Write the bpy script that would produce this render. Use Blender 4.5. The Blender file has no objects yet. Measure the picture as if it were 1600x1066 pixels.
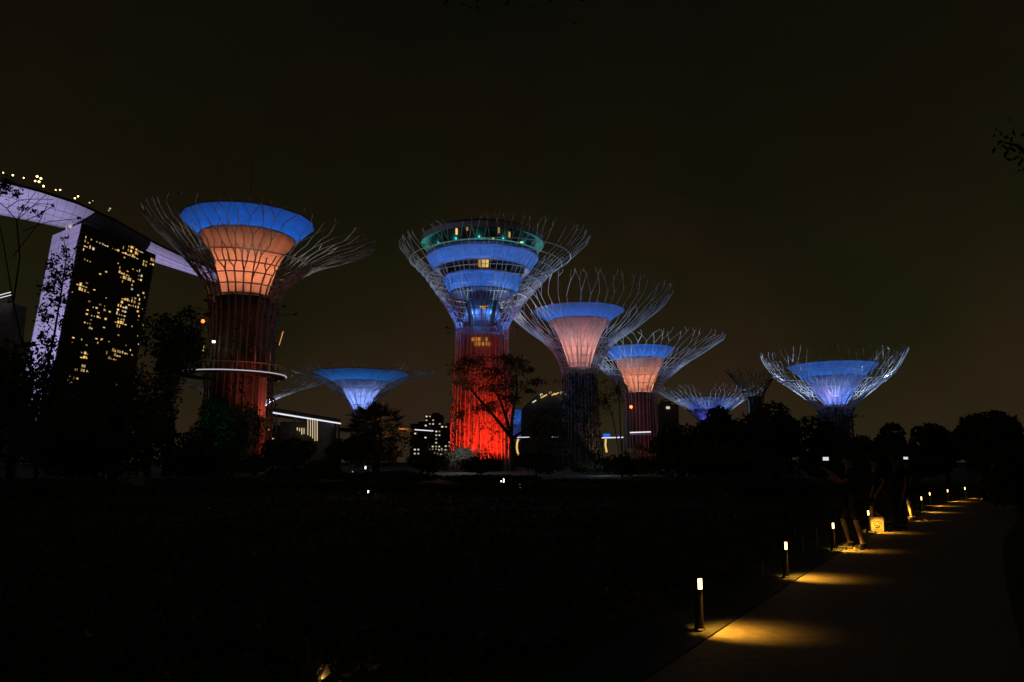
import bpy, bmesh, math, random
import numpy as np
from mathutils import Vector, Matrix, noise
random.seed(7)
RS = np.random.RandomState(11)
C = bpy.context.scene.collection
S = bpy.context.scene
PI = math.pi

# ------------------------------------------------------------------ camera
F = 1155.6                       # focal length in photo pixels (1600 wide)
PITCH = math.atan((722 - 533) / F)
CAM = Vector((0, 0, 1.6))
cd = bpy.data.cameras.new('camera'); cam = bpy.data.objects.new('camera', cd); C.objects.link(cam)
cd.sensor_width = 36; cd.lens = F / 1600 * 36; cd.clip_start = .05; cd.clip_end = 6000
cam.location = CAM; cam.rotation_euler = (PI / 2 + PITCH, 0, 0)
S.camera = cam

# ------------------------------------------------------------------ night sky
w = bpy.data.worlds.new('World'); S.world = w; w.use_nodes = True
nt = w.node_tree; nt.nodes.clear()
out = nt.nodes.new('ShaderNodeOutputWorld'); bg = nt.nodes.new('ShaderNodeBackground')
tc = nt.nodes.new('ShaderNodeTexCoord'); sx = nt.nodes.new('ShaderNodeSeparateXYZ')
rmp = nt.nodes.new('ShaderNodeValToRGB'); ns = nt.nodes.new('ShaderNodeTexNoise')
ns.inputs['Scale'].default_value = 2.6; ns.inputs['Detail'].default_value = 4
mad = nt.nodes.new('ShaderNodeMath'); mad.operation = 'MULTIPLY_ADD'; mad.inputs[1].default_value = .36; mad.inputs[2].default_value = -.18
add = nt.nodes.new('ShaderNodeMath'); add.operation = 'ADD'
el = rmp.color_ramp.elements
el[0].position = 0.0; el[0].color = (.030, .019, .011, 1)
el[1].position = 1.0; el[1].color = (.0030, .0026, .0017, 1)
for p, c in ((.08, (.024, .0165, .0075, 1)), (.20, (.0135, .0107, .0042, 1)), (.36, (.0075, .0062, .0026, 1)), (.6, (.0042, .0036, .0020, 1))):
    e = rmp.color_ramp.elements.new(p); e.color = c
L = nt.links.new
L(tc.outputs['Generated'], sx.inputs[0]); L(tc.outputs['Generated'], ns.inputs['Vector'])
L(ns.outputs['Fac'], mad.inputs[0]); L(sx.outputs['Z'], add.inputs[0]); L(mad.outputs[0], add.inputs[1])
n2_ = nt.nodes.new('ShaderNodeTexNoise'); n2_.inputs['Scale'].default_value = 5.5; n2_.inputs['Detail'].default_value = 3
hs = nt.nodes.new('ShaderNodeValToRGB'); hs.color_ramp.elements[0].position = .36; hs.color_ramp.elements[1].position = .64
hs.color_ramp.elements[0].color = (1.10, .93, 1.0, 1); hs.color_ramp.elements[1].color = (.93, 1.05, .92, 1)
mul = nt.nodes.new('ShaderNodeMixRGB'); mul.blend_type = 'MULTIPLY'; mul.inputs[0].default_value = 1
L(tc.outputs['Generated'], n2_.inputs['Vector']); L(n2_.outputs['Fac'], hs.inputs['Fac']); L(rmp.outputs['Color'], mul.inputs[1]); L(hs.outputs['Color'], mul.inputs[2])
L(add.outputs[0], rmp.inputs['Fac']); L(mul.outputs[0], bg.inputs['Color']); L(bg.outputs[0], out.inputs[0])
bg.inputs['Strength'].default_value = .88
S.view_settings.view_transform = 'Standard'; S.view_settings.look = 'None'
S.view_settings.exposure = 0; S.view_settings.gamma = 1; S.view_settings.use_curve_mapping = False
S.cycles.use_denoising = True
S.cycles.max_bounces = 4; S.cycles.transmission_bounces = 3; S.cycles.diffuse_bounces = 2
S.cycles.sample_clamp_indirect = 2

# ------------------------------------------------------------------ picking points of the place
cP, sP = math.cos(PITCH), math.sin(PITCH)
def ray(px, py):
    x = (px - 800) / F; v = (533 - py) / F
    return Vector((x, cP - v * sP, sP + v * cP))
def pt(px, py, D):
    r = ray(px, py); return CAM + r * (D / r.y)
def onz(px, py, z):
    r = ray(px, py); return CAM + r * ((z - CAM.z) / r.z)

# ------------------------------------------------------------------ mesh helpers
class MB:
    def __init__(s): s.v = []; s.f = []
    def tube(s, pts, r, n=5, r1=None, cap=True):
        pts = [Vector(p) for p in pts]
        if len(pts) < 2: return
        b = len(s.v); m = len(pts)
        up = None
        for i, p in enumerate(pts):
            t = (pts[min(i + 1, m - 1)] - pts[max(i - 1, 0)])
            if t.length < 1e-9: t = Vector((0, 0, 1))
            t.normalize()
            if up is None:
                up = Vector((0, 0, 1)) if abs(t.z) < .9 else Vector((1, 0, 0))
            a = t.cross(up)
            if a.length < 1e-4: a = t.cross(Vector((.3, 1, .2)))
            a.normalize(); c = a.cross(t)
            rr = r if r1 is None else r + (r1 - r) * i / (m - 1)
            for k in range(n):
                q = 2 * PI * k / n
                s.v.append(p + a * (rr * math.cos(q)) + c * (rr * math.sin(q)))
        for i in range(m - 1):
            for k in range(n):
                k2 = (k + 1) % n
                s.f.append((b + i * n + k, b + i * n + k2, b + (i + 1) * n + k2, b + (i + 1) * n + k))
        if cap:
            s.f.append(tuple(b + k for k in reversed(range(n)))); s.f.append(tuple(b + (m - 1) * n + k for k in range(n)))
    def box(s, c, size, rz=0, ax=None):
        c = Vector(c); hx, hy, hz = [q / 2 for q in size]; b = len(s.v)
        X, Y, Z = ax if ax else (Vector((math.cos(rz), math.sin(rz), 0)), Vector((-math.sin(rz), math.cos(rz), 0)), Vector((0, 0, 1)))
        for dz in (-hz, hz):
            for dx, dy in ((-hx, -hy), (hx, -hy), (hx, hy), (-hx, hy)):
                s.v.append(c + X * dx + Y * dy + Z * dz)
        for q in ((3, 2, 1, 0), (4, 5, 6, 7), (0, 1, 5, 4), (1, 2, 6, 5), (2, 3, 7, 6), (3, 0, 4, 7)): s.f.append(tuple(b + i for i in q))
    def lathe(s, prof, n=32, c=(0, 0, 0), a0=0, a1=2 * PI, capb=False, capt=False):
        c = Vector(c); b = len(s.v); full = abs(a1 - a0 - 2 * PI) < 1e-6; m = n if full else n + 1
        for r, z in prof:
            for k in range(m):
                q = a0 + (a1 - a0) * k / n; s.v.append(c + Vector((r * math.cos(q), r * math.sin(q), z)))
        for i in range(len(prof) - 1):
            for k in range(n):
                k2 = (k + 1) % m
                s.f.append((b + i * m + k, b + i * m + k2, b + (i + 1) * m + k2, b + (i + 1) * m + k))
        if capb: s.f.append(tuple(b + k for k in reversed(range(m))))
        if capt: s.f.append(tuple(b + (len(prof) - 1) * m + k for k in range(m)))
    def poly(s, pts):
        b = len(s.v); s.v += [Vector(p) for p in pts]; s.f.append(tuple(range(b, b + len(pts))))
    def mesh(s, name, mat=None, smooth=False):
        me = bpy.data.meshes.new(name); me.from_pydata([tuple(v) for v in s.v], [], s.f); me.update()
        if mat: me.materials.append(mat)
        if smooth:
            for p in me.polygons: p.use_smooth = True
        return me
    def build(s, name, mat, parent=None, smooth=False, loc=None, kind=None):
        return link(name, s.mesh(name, mat, smooth), parent, loc, kind)
def link(name, me, parent=None, loc=None, kind=None):
    o = bpy.data.objects.new(name, me); C.objects.link(o)
    if parent: o.parent = parent
    if loc is not None: o.location = loc
    if kind: o['kind'] = kind
    return o
def tag(o, label, cat, group=None):
    o['label'] = label; o['category'] = cat
    if group: o['group'] = group
    return o
def thing(name, label, cat, loc=(0, 0, 0), rz=0, group=None):
    o = bpy.data.objects.new(name, None); C.objects.link(o); o.location = loc; o.rotation_euler = (0, 0, rz)
    o.empty_display_size = .2
    return tag(o, label, cat, group)
def lamp(name, kind, loc, col, power, radius=.3, parent=None, aim=None, angle=90, blend=.4):
    ld = bpy.data.lights.new(name, kind); ld.color = col; ld.energy = power; ld.shadow_soft_size = radius
    o = bpy.data.objects.new(name, ld); C.objects.link(o); o.location = loc
    if kind == 'SPOT':
        ld.spot_size = math.radians(angle); ld.spot_blend = blend
        d = Vector(aim) - Vector(loc); o.rotation_euler = d.to_track_quat('-Z', 'Y').to_euler()
    if parent: o.parent = parent
    return o

# ------------------------------------------------------------------ materials
def mat(name, col, rough=.6, var=.25, scale=3., metal=0., bump=0., col2=None):
    m = bpy.data.materials.new(name); m.use_nodes = True; n = m.node_tree; b = n.nodes['Principled BSDF']
    b.inputs['Roughness'].default_value = rough; b.inputs['Metallic'].default_value = metal
    t = n.nodes.new('ShaderNodeTexCoord'); x = n.nodes.new('ShaderNodeTexNoise'); x.inputs['Scale'].default_value = scale; x.inputs['Detail'].default_value = 6
    r = n.nodes.new('ShaderNodeValToRGB'); c2 = col2 or [c * (1 + var) for c in col]
    r.color_ramp.elements[0].position = .3; r.color_ramp.elements[1].position = .7
    r.color_ramp.elements[0].color = (*[c * (1 - var) for c in col], 1); r.color_ramp.elements[1].color = (*c2, 1)
    n.links.new(t.outputs['Object'], x.inputs['Vector']); n.links.new(x.outputs['Fac'], r.inputs['Fac']); n.links.new(r.outputs['Color'], b.inputs['Base Color'])
    if bump:
        bp = n.nodes.new('ShaderNodeBump'); bp.inputs['Strength'].default_value = bump; bp.inputs['Distance'].default_value = .02
        n.links.new(x.outputs['Fac'], bp.inputs['Height']); n.links.new(bp.outputs['Normal'], b.inputs['Normal'])
    return m
def glow(name, col, strength, var=0.):
    m = bpy.data.materials.new(name); m.use_nodes = True; n = m.node_tree; n.nodes.clear()
    o = n.nodes.new('ShaderNodeOutputMaterial'); e = n.nodes.new('ShaderNodeEmission'); e.inputs['Color'].default_value = (*col, 1); e.inputs['Strength'].default_value = strength
    if var:
        oi = n.nodes.new('ShaderNodeObjectInfo'); mr = n.nodes.new('ShaderNodeMapRange')
        mr.inputs['To Min'].default_value = strength * (1 - var); mr.inputs['To Max'].default_value = strength * (1 + var)
        n.links.new(oi.outputs['Random'], mr.inputs['Value']); n.links.new(mr.outputs[0], e.inputs['Strength'])
    n.links.new(e.outputs[0], o.inputs['Surface']); return m
def fabric(name, col, trans=.75):
    m = bpy.data.materials.new(name); m.use_nodes = True; n = m.node_tree; n.nodes.clear()
    o = n.nodes.new('ShaderNodeOutputMaterial'); mx = n.nodes.new('ShaderNodeMixShader'); mx.inputs[0].default_value = trans
    d = n.nodes.new('ShaderNodeBsdfDiffuse'); t = n.nodes.new('ShaderNodeBsdfTranslucent')
    tx = n.nodes.new('ShaderNodeTexCoord'); x = n.nodes.new('ShaderNodeTexNoise'); x.inputs['Scale'].default_value = .7; x.inputs['Detail'].default_value = 5
    r = n.nodes.new('ShaderNodeValToRGB'); r.color_ramp.elements[0].color = (*[c * .72 for c in col], 1); r.color_ramp.elements[1].color = (*col, 1)
    r.color_ramp.elements[0].position = .25; r.color_ramp.elements[1].position = .65
    n.links.new(tx.outputs['Object'], x.inputs['Vector']); n.links.new(x.outputs['Fac'], r.inputs['Fac'])
    for q in (d, t): n.links.new(r.outputs['Color'], q.inputs['Color'])
    n.links.new(d.outputs[0], mx.inputs[1]); n.links.new(t.outputs[0], mx.inputs[2]); n.links.new(mx.outputs[0], o.inputs['Surface']); return m
M = dict(
    grass=mat('grass_ground', (.09, .10, .06), .9, .5, .35, bump=.6), path=mat('path_paving', (.34, .27, .18), .7, .22, 9, bump=.25),
    kerb=mat('kerb_stone', (.07, .065, .055), .8, .2, 14, bump=.3), bark=mat('bark', (.07, .05, .035), .9, .4, 5, bump=.6),
    leaf=mat('leaf_dark', (.10, .115, .06), .6, .45, .8), leaf2=mat('leaf_deep_green', (.05, .10, .05), .55, .45, .8),
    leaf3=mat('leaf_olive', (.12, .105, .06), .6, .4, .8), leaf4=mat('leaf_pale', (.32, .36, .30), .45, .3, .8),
    steel=mat('painted_steel', (.62, .60, .58), .45, .08, 1.5), steel_dk=mat('dark_steel', (.05, .05, .055), .5, .2, 3),
    steel_t1=mat('weathered_steel', (.26, .25, .25), .5, .15, 2), purple_steel=mat('plum_steel', (.36, .27, .30), .5, .1, 2),  # steel_t1 puts shade into the colour: darker copy of the painted steel
    concrete=mat('core_concrete', (.36, .33, .31), .8, .22, .6, bump=.4), dark_conc=mat('weathered_concrete', (.16, .14, .13), .85, .25, .5, bump=.4),  # dark_conc is a darker copy of the core concrete
    fab=fabric('white_membrane', (.82, .82, .82), .93), hull=mat('hull_cladding', (.66, .66, .68), .45, .06, .05),
    glassdk=mat('dark_glass', (.025, .03, .035), .15, .15, .1), facade=mat('tower_facade', (.12, .12, .12), .6, .15, .05),
    rooflit=glow('warm_bulb', (1, .62, .22), 9), win=glow('lit_window', (1, .60, .17), .72, .7), winw=glow('lit_window_pale', (1, .86, .62), .6, .6),
    white_lamp=glow('white_led', (.92, .93, 1), 3.2), strip=glow('led_strip', (.9, .9, 1), 1.0), ring=glow('walkway_strip', (.9, .86, .95), .55), strip_w=glow('warm_light_strip', (1, .78, .45), .75, .2),
    yellow=glow('amber_light_strip', (1, .62, .16), .9), bulb=glow('white_bulb', (1, .95, .85), 4), red_bulb=glow('red_beacon', (1, .13, .03), 5),
    lens=glow('bollard_lens', (1, .58, .18), 8), bluepanel=glow('blue_screen', (.03, .16, .85), .9), signw=glow('sign_letters', (1, .9, .75), 1.6),
    phone=glow('phone_screen', (.85, .9, 1), .8), teal=glow('teal_cove_light', (.05, .34, .32), .55),
    skin=mat('skin', (.50, .31, .20), .55, .06, 8), skin2=mat('skin_tan', (.38, .22, .13), .55, .06, 8), black=mat('black_cloth', (.016, .016, .018), .9, .2, 20),
    navy=mat('navy_cloth', (.02, .024, .04), .9, .2, 20), hair=mat('black_hair', (.012, .01, .009), .5, .2, 30), white_cloth=mat('white_cloth', (.7, .68, .64), .9, .06, 20),
    rubber=mat('white_rubber', (.72, .68, .6), .6, .06, 30), canvas=mat('shoe_canvas', (.03, .028, .03), .85, .2, 40), paper=mat('cream_paper', (.72, .64, .42), .85, .05, 10),
    ink=mat('brown_ink', (.09, .06, .03), .8, .1, 10), eye=mat('eye_white', (.7, .7, .68), .3, .03, 10), boll=mat('bollard_metal', (.018, .017, .016), .5, .2, 12))

# ------------------------------------------------------------------ ground and path
g = MB(); n = 24
xs = np.linspace(-1400, 1400, n + 1); ys = np.linspace(-300, 2500, n + 1)
g.poly([(-2500, -400, 0), (2500, -400, 0), (2500, 4500, 0), (-2500, 4500, 0)])
g.build('grass_ground', M['grass'], kind='structure')
BX = [(1093, 7.0), (1228, 10.2), (1302, 13.4), (1357, 16.8), (1409, 20.3), (1440, 23.5), (1453, 26.9), (1481, 29.8), (1508, 32.4)]
bol = [onz(px, 722 + 1.6 * F / d, 0) for px, d in BX]
line = [bol[0] + (bol[0] - bol[1]) * k for k in (4, 2.5, 1.2)] + bol + [bol[-1] + (bol[-1] - bol[-4]) * k for k in (.5, 1.2, 2.5, 5)]
def offs(pts, o):
    r = []
    for i, p in enumerate(pts):
        t = pts[min(i + 1, len(pts) - 1)] - pts[max(i - 1, 0)]; t.z = 0; t.normalize()
        r.append(p + Vector((t.y, -t.x, 0)) * o)
    return r
def strip(l, r, z):
    m = MB()
    for i in range(len(l) - 1): m.poly([(l[i].x, l[i].y, z), (r[i].x, r[i].y, z), (r[i + 1].x, r[i + 1].y, z), (l[i + 1].x, l[i + 1].y, z)])
    return m
strip(offs(line, .17), offs(line, 2.6), .004).build('path', M['path'], kind='structure')
kerb = MB()
for o in (.10, 2.67):
    l, r = offs(line, o - .06), offs(line, o + .06)
    for i in range(len(l) - 1):
        a, b, c, d = l[i], r[i], r[i + 1], l[i + 1]; h = Vector((0, 0, .012))
        kerb.poly([a + h, b + h, c + h, d + h]); kerb.poly([b, c, c + h, b + h]); kerb.poly([a, a + h, d + h, d])
kerb.build('kerb', M['kerb'], kind='structure')

# ------------------------------------------------------------------ supertrees
def smooth_prof(p, n=60):
    p = [Vector((a, b)) for a, b in p]; q = []
    P = [p[0] * 2 - p[1]] + p + [p[-1] * 2 - p[-2]]
    for i in range(1, len(P) - 2):
        for k in range(12):
            t = k / 12; a, b, c, d = P[i - 1:i + 3]
            q.append(.5 * ((2 * b) + (c - a) * t + (2 * a - 5 * b + 4 * c - d) * t * t + (3 * b - a - 3 * c + d) * t ** 3))
    q.append(p[-1]); L = [0]
    for i in range(1, len(q)): L.append(L[-1] + (q[i] - q[i - 1]).length)
    L = np.array(L) / L[-1]; Q = np.array([tuple(v) for v in q])
    return lambda t: (float(np.interp(t, L, Q[:, 0])), float(np.interp(t, L, Q[:, 1])))

def leaf_quads(P, Nrm, size, rs, jitter=.8):
    k = len(P); a = rs.normal(size=(k, 3)) * jitter + Nrm; a /= np.linalg.norm(a, axis=1)[:, None] + 1e-9
    b = np.cross(a, rs.normal(size=(k, 3))); b /= np.linalg.norm(b, axis=1)[:, None] + 1e-9; c = np.cross(a, b)
    s = size * rs.uniform(.5, 1.35, k)[:, None]
    V = np.empty((k, 4, 3)); V[:, 0] = P - b * s; V[:, 1] = P + c * s * .42; V[:, 2] = P + b * s; V[:, 3] = P - c * s * .42
    return V.reshape(-1, 3)
def quad_mesh(name, V, mt):
    k = len(V) // 4; me = bpy.data.meshes.new(name); me.vertices.add(4 * k); me.vertices.foreach_set('co', V.ravel())
    me.loops.add(4 * k); me.loops.foreach_set('vertex_index', np.arange(4 * k, dtype=np.int32)); me.polygons.add(k)
    me.polygons.foreach_set('loop_start', np.arange(0, 4 * k, 4, dtype=np.int32)); me.polygons.foreach_set('loop_total', np.full(k, 4, dtype=np.int32))
    me.materials.append(mt); me.update(); return me

def supertree(label, cx, d, prof, neck_y, seed, nrib=26, low=None, up=None, low_col=(1, .32, .12), up_col=(.03, .2, 1), low_e=1., up_e=1., top_e=1.,
              top_col=(.50, .66, 1), asym=0., asym_a=0., hoops=(), core_mat='concrete', leafs=0, steel='steel', rad=.10, panels=16, special=None, forks=2, tilt=0., inner=False, lattice=0, leaf_mat='leaf2', leaf_top=1.):
    rnd = random.Random(seed); rs = np.random.RandomState(seed)
    base = pt(cx, 722, d); base.z = 0
    root = thing('supertree', label, 'tree tower', base, 0, 'tree shaped garden towers')
    px = (pt(cx + 1, 500, d) - pt(cx, 500, d)).length
    conv = lambda y, hw: (hw * px, pt(cx, y, d).z)
    wp = [conv(y, h) for y, h in prof]; wp = [(wp[0][0] * 1.04, 0.0)] + [q for q in wp if q[1] > .5]
    P = smooth_prof(wp); zt = wp[-1][1]; zn = pt(cx, neck_y, d).z
    ts = np.linspace(0, 1, 400); tn = next(t for t in ts if P(t)[1] >= zn)
    def sp(a, t, k=1.):
        r, z = P(min(t, 1.)); f = max(0, (t - tn) / (1 - tn))
        e = 1 + asym * math.cos(a - asym_a) * f
        return Vector((r * k * e * math.cos(a), r * k * e * math.sin(a), z + tilt * math.cos(a - asym_a) * f * f + (0 if t <= 1 else (t - 1) * 10)))
    # the ribs: straight rods that fork into a loose net of cells, each rib with its share of the net as one part
    ribs = [MB() for _ in range(nrib)]; sp0 = 2 * PI / nrib; ca = 1 - tn
    def rod(m, a, t, b, u, r0, r1):
        k = 3 if abs(u - t) > .04 else 2
        m.tube([sp(a + (b - a) * j / k, t + (u - t) * j / k) for j in range(k + 1)], r0, 4, r1)
    aa = [sp0 * (i + rnd.uniform(-.14, .14)) for i in range(nrib)]
    first = [tn + ca * rnd.uniform(.10, .24) for _ in range(nrib)]
    n2 = nrib * 2; K = 3
    edge = [tn + ca * q for q in ((.34, .46, .60, .72, .86, 1.0) if forks < 3 else (.30, .38, .50, .58, .72, .80, .94, 1.0))]
    node = {}
    def nd(row, j):
        j %= n2
        if (row, j) not in node:
            half = .5 if (row // 2) % 2 else 0.
            node[(row, j)] = (sp0 * .5 * (j + half - .5 + rnd.uniform(-.22, .22)), edge[row] + ca * rnd.uniform(-.035, .035))
        return node[(row, j)]
    def near_(a, b):
        return a + ((b - a + PI) % (2 * PI) - PI)
    own = {}
    for i in range(nrib):
        m = ribs[i]; a = aa[i]
        m.tube([sp(a, t) for t in np.linspace(0, tn, 9)], rad, 5, rad); rod(m, a, tn, a, first[i], rad, rad * .95)
        for j in (2 * i, 2 * i + 1):
            b, u = nd(0, j); rod(m, a, first[i], near_(a, b), u, rad * .9, rad * .85); own[j] = i
    for row in range(0, len(edge) - 1, 2):
        nxt = {}; last = row + 2 >= len(edge); rr = rad * (.85 - .07 * row)
        for j, i in own.items():          # a rod belongs to the rib that carries it
            m = ribs[i]; a, t = nd(row, j); b, u = nd(row + 1, j)
            if last:
                u = min(1.03, u + ca * rnd.uniform(-.08, .10)); rod(m, a, t, a + sp0 * rnd.uniform(-.12, .12), u, rr, rr * .75)
                if rnd.random() < .75:    # free twigs at the crown's edge
                    b = a + sp0 * rnd.choice((-1, 1)) * rnd.uniform(.12, .3); v = min(1.0, t + ca * rnd.uniform(.05, .09)); rod(m, a, t, b, v, rad * .6, rad * .6)
                    if rnd.random() < .6: rod(m, b, v, b + sp0 * rnd.uniform(-.05, .05), min(1.05, v + ca * rnd.uniform(.05, .16)), rad * .6, rad * .5)
                continue
            b = near_(a, b) * .5 + a * .5; rod(m, a, t, b, u, rr, rr)
            for d_ in ((0, -1) if (row // 2) % 2 == 0 else (0, 1)):
                if rnd.random() < .2: continue
                c, v = nd(row + 2, j + d_); rod(m, b, u, near_(b, c), v, rr * .95, rr * .85); nxt.setdefault((j + d_) % n2, i)
        own = nxt
    for m in ribs: m.build('branch', M[steel], root)
    for h in hoops:
        t = next((t for t in ts if P(t)[1] >= pt(cx, h, d).z), 1.); m = MB()
        m.tube([sp(2 * PI * k / 48, t, 1.012) for k in range(49)], rad * .8, 4, cap=False); m.build('hoop', M[steel], root)
    # trunk core
    m = MB(); tb = [t for t in np.linspace(0, tn, 14)]
    m.lathe([(P(t)[0] * .8, P(t)[1]) for t in tb], 28, capt=True); m.build('trunk', M[core_mat], root, True)
    if leafs:
        k = leafs; tt = rs.uniform(0, tn * leaf_top, k); aa = rs.uniform(0, 2 * PI, k)
        cl = np.array([noise.noise(Vector((math.cos(a) * 2.5, math.sin(a) * 2.5, P(t)[1] * .5 + seed))) for a, t in zip(aa, tt)])
        R = np.array([P(t)[0] for t in tt]) * (.98 + .22 * np.clip(cl + .3, 0, 1) * rs.uniform(0, 1, k)); Z = np.array([P(t)[1] for t in tt])
        pts_ = np.stack([R * np.cos(aa), R * np.sin(aa), Z], 1); nr = np.stack([np.cos(aa), np.sin(aa), 0 * aa + .5], 1)
        link('climbing_plants', quad_mesh('climbing_plants', leaf_quads(pts_, nr, .42, rs), M[leaf_mat]), root, kind='stuff')
    # membrane funnel: panels between the ribs, a lower and an upper row
    def ring(rows, name, col_fn=None):
        wr = [conv(y, h) for y, h in rows]; pp = smooth_prof(wr) if len(wr) > 2 else (lambda t: tuple(np.array(wr[0]) * (1 - t) + np.array(wr[1]) * t))
        mm = MB(); da = 2 * PI / panels; na = 4
        for i in range(9):
            r, z = pp(i / 8)
            for k in range(na + 1):
                q = da * k / na; dip = 1 - .018 * math.sin(PI * k / na); mm.v.append(Vector((r * dip * math.cos(q), r * dip * math.sin(q), z)))
        for i in range(8):
            for k in range(na):
                b = i * (na + 1) + k; mm.f.append((b, b + 1, b + na + 2, b + na + 1))
        me = mm.mesh(name, M['fab'], True)
        for i in range(panels):
            o = link(name, me, root); o.rotation_euler = (0, 0, da * i)
        return wr
    def seam(r, z, name='seam'):
        mm = MB(); mm.tube([(r * math.cos(2 * PI * k / 40), r * math.sin(2 * PI * k / 40), z) for k in range(41)], rad * .6, 4, cap=False); mm.build(name, M['steel_dk'], root)
    def floor(r, z, name='membrane_floor'):  # unseen disc added to keep amber and blue light apart
        mm = MB(); mm.lathe([(.01, z + .02), (r, z + .02), (r, z - .1), (.01, z - .1)], 28); mm.build(name, M['dark_conc'], root)
    E2P = 4 * PI * PI
    def crown_lights(e, nl=8):          # floodlight heads on the collar, shining up and out along the ribs
        rn = P(tn)[0]; rr = rn * 1.28 + .9; z = zn - 1.6; rt, zt_ = wp[-1]
        for k in range(nl):
            q = 2 * PI * (k + .5) / nl; c, s_ = math.cos(q), math.sin(q)
            lamp('crown_floodlight', 'SPOT', (rr * c, rr * s_, z + .25), top_col, E2P * rt * rt * e * .8, .2, root, (rt * 1.12 * c, rt * 1.12 * s_, zt_ - .5), 78, .8)
            h = MB(); h.box((rr * c, rr * s_, z), (.5, .5, .3), q); h.tube([(rr * c, rr * s_, z - .1), (rn * .85 * c, rn * .85 * s_, z - .4)], .05, 4); h.build('floodlight_head', M['steel_dk'], root)
    if low:
        wl = ring(low, 'lower_membrane'); (r0, z0), (r1, z1) = wl[0], wl[-1]
        floor(r1 * .985, z1 - .05); zc = z0 + (z1 - z0) * .52; rm = r0 + (r1 - r0) * .5
        lamp('amber_canopy_light', 'POINT', (0, 0, zc), low_col, E2P * rm * rm * low_e, .5, root)
        if special:                                  # one warm lamp behind the blue funnel
            lamp('warm_canopy_light', 'POINT', special[0], (1, .3, .08), special[1], .3, root)
    if up:
        wu = ring(up, 'upper_membrane'); (r0, z0), (r1, z1) = wu[0], wu[-1]
        zc = z0 + (z1 - z0) * .42; rm = (r0 + r1) * .5
        lamp('blue_canopy_light', 'POINT', (0, 0, zc), up_col, E2P * rm * rm * up_e, .8, root)
        mm = MB(); mm.tube([(0, 0, z0 - .5), (0, 0, z1 - .2)], .25, 6); mm.build('mast', M['steel_dk'], root)
        rt = wp[-1][0]
        if top_e:
            crown_lights(top_e)
            if lattice:      # small blue lights in the gap between funnel and lattice
                tr = next(t for t in ts if P(t)[1] >= z0 - .6); rr = P(tr)[0] * .5 + r0 * .5
                for k in range(8):
                    q = 2 * PI * k / 8 + .2; lamp('lattice_light', 'POINT', (rr * math.cos(q), rr * math.sin(q), z0 - .6), (.08, .2, 1), lattice, .2, root)
            if inner:  # lamps added inside the bowl to brighten the branch tips
                rr = r1 + .8
                for k in range(8):
                    q = 2 * PI * k / 8; lamp('bowl_floodlight', 'SPOT', (rr * math.cos(q), rr * math.sin(q), z0 + .2), top_col, E2P * rt * rt * .24, .2, root, (rt * math.cos(q), rt * math.sin(q), wp[-1][1]), 120, .6)
        seam(r1 * 1.01, z1, 'rim_ring')
    return root, sp, conv, P, tn, px

# T1 the large one on the left
t1 = supertree('largest tree tower on the left with glowing orange cup under a blue rim', 367, 116,
    [(712, 52), (640, 50), (560, 49), (500, 49), (462, 56), (440, 68), (414, 95), (395, 122), (377, 155), (362, 176)], 470, 3, nrib=30,
    low=[(462, 33), (430, 42), (400, 54), (373, 73)], up=[(373, 74), (349, 101)], low_e=.85, low_col=(1, .28, .12), up_e=1.05, up_col=(.012, .18, 1), top_e=.22, forks=3, top_col=(1, .95, .9), asym=.13, tilt=-1.6, hoops=(470, 455, 441, 428, 414), core_mat='dark_conc', leafs=1500, rad=.12, steel='steel_t1')
# T2 the tall one with the lookout
t2 = supertree('tallest tree tower in the middle with lookout deck and red lit trunk', 752, 148,
    [(712, 47), (640, 46), (560, 42), (515, 41), (490, 52), (468, 68), (448, 84), (424, 104), (402, 130), (378, 152)], 516, 5, nrib=36,
    core_mat='concrete', asym=.14, asym_a=.5, tilt=.8, hoops=(527, 518, 509, 500, 491, 480, 469, 458, 446, 436, 426, 416, 406), leafs=1500, rad=.09, leaf_mat='leaf', leaf_top=.75, forks=3)
# T4, T5 to its right
t4 = supertree('tree tower with pink cup and leafy trunk right of the tallest one', 908, 166,
    [(722, 29), (640, 27), (590, 27), (560, 36), (535, 56), (515, 84), (497, 106), (478, 128), (458, 140)], 585, 8, nrib=32,
    low=[(575, 16), (535, 29), (502, 47)], up=[(502, 47.5), (487, 71)], low_col=(1, .36, .29), low_e=.95, up_e=1.1, up_col=(.012, .17, 1), top_e=.38, hoops=(572, 560, 548, 536), leafs=5200, rad=.09, leaf_top=1.0, forks=3, asym=.05, lattice=70)
t5 = supertree('smaller orange and blue tree tower with dark red trunk behind the leafy one', 1003, 183,
    [(700, 26), (650, 25), (617, 26), (600, 36), (584, 52), (568, 72), (552, 96), (536, 118)], 615, 12, nrib=28,
    low=[(616, 17), (590, 26), (562, 39)], up=[(562, 39.5), (546, 54)], low_col=(1, .31, .15), low_e=.95, up_e=1.1, up_col=(.012, .19, 1), top_e=.38, hoops=(612, 602, 591, 580, 569), core_mat='dark_conc', rad=.09, lattice=60, forks=3, asym=.10, tilt=.6)
# T3 small one in the gap
t3 = supertree('small flat topped blue tree tower seen between the two largest ones', 561, 225,
    [(700, 13), (660, 12), (640, 14), (622, 28), (606, 48), (595, 66), (586, 88), (579, 116)], 640, 15, nrib=22,
    low=[(640, 11), (612, 27), (597, 42)], up=[(597, 42.5), (584, 72)], low_col=(.24, .36, 1), low_e=1.15, up_e=1.15, up_col=(.018, .25, 1), top_e=.07, hoops=(634, 622, 610, 600), rad=.10, asym=.03)
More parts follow.
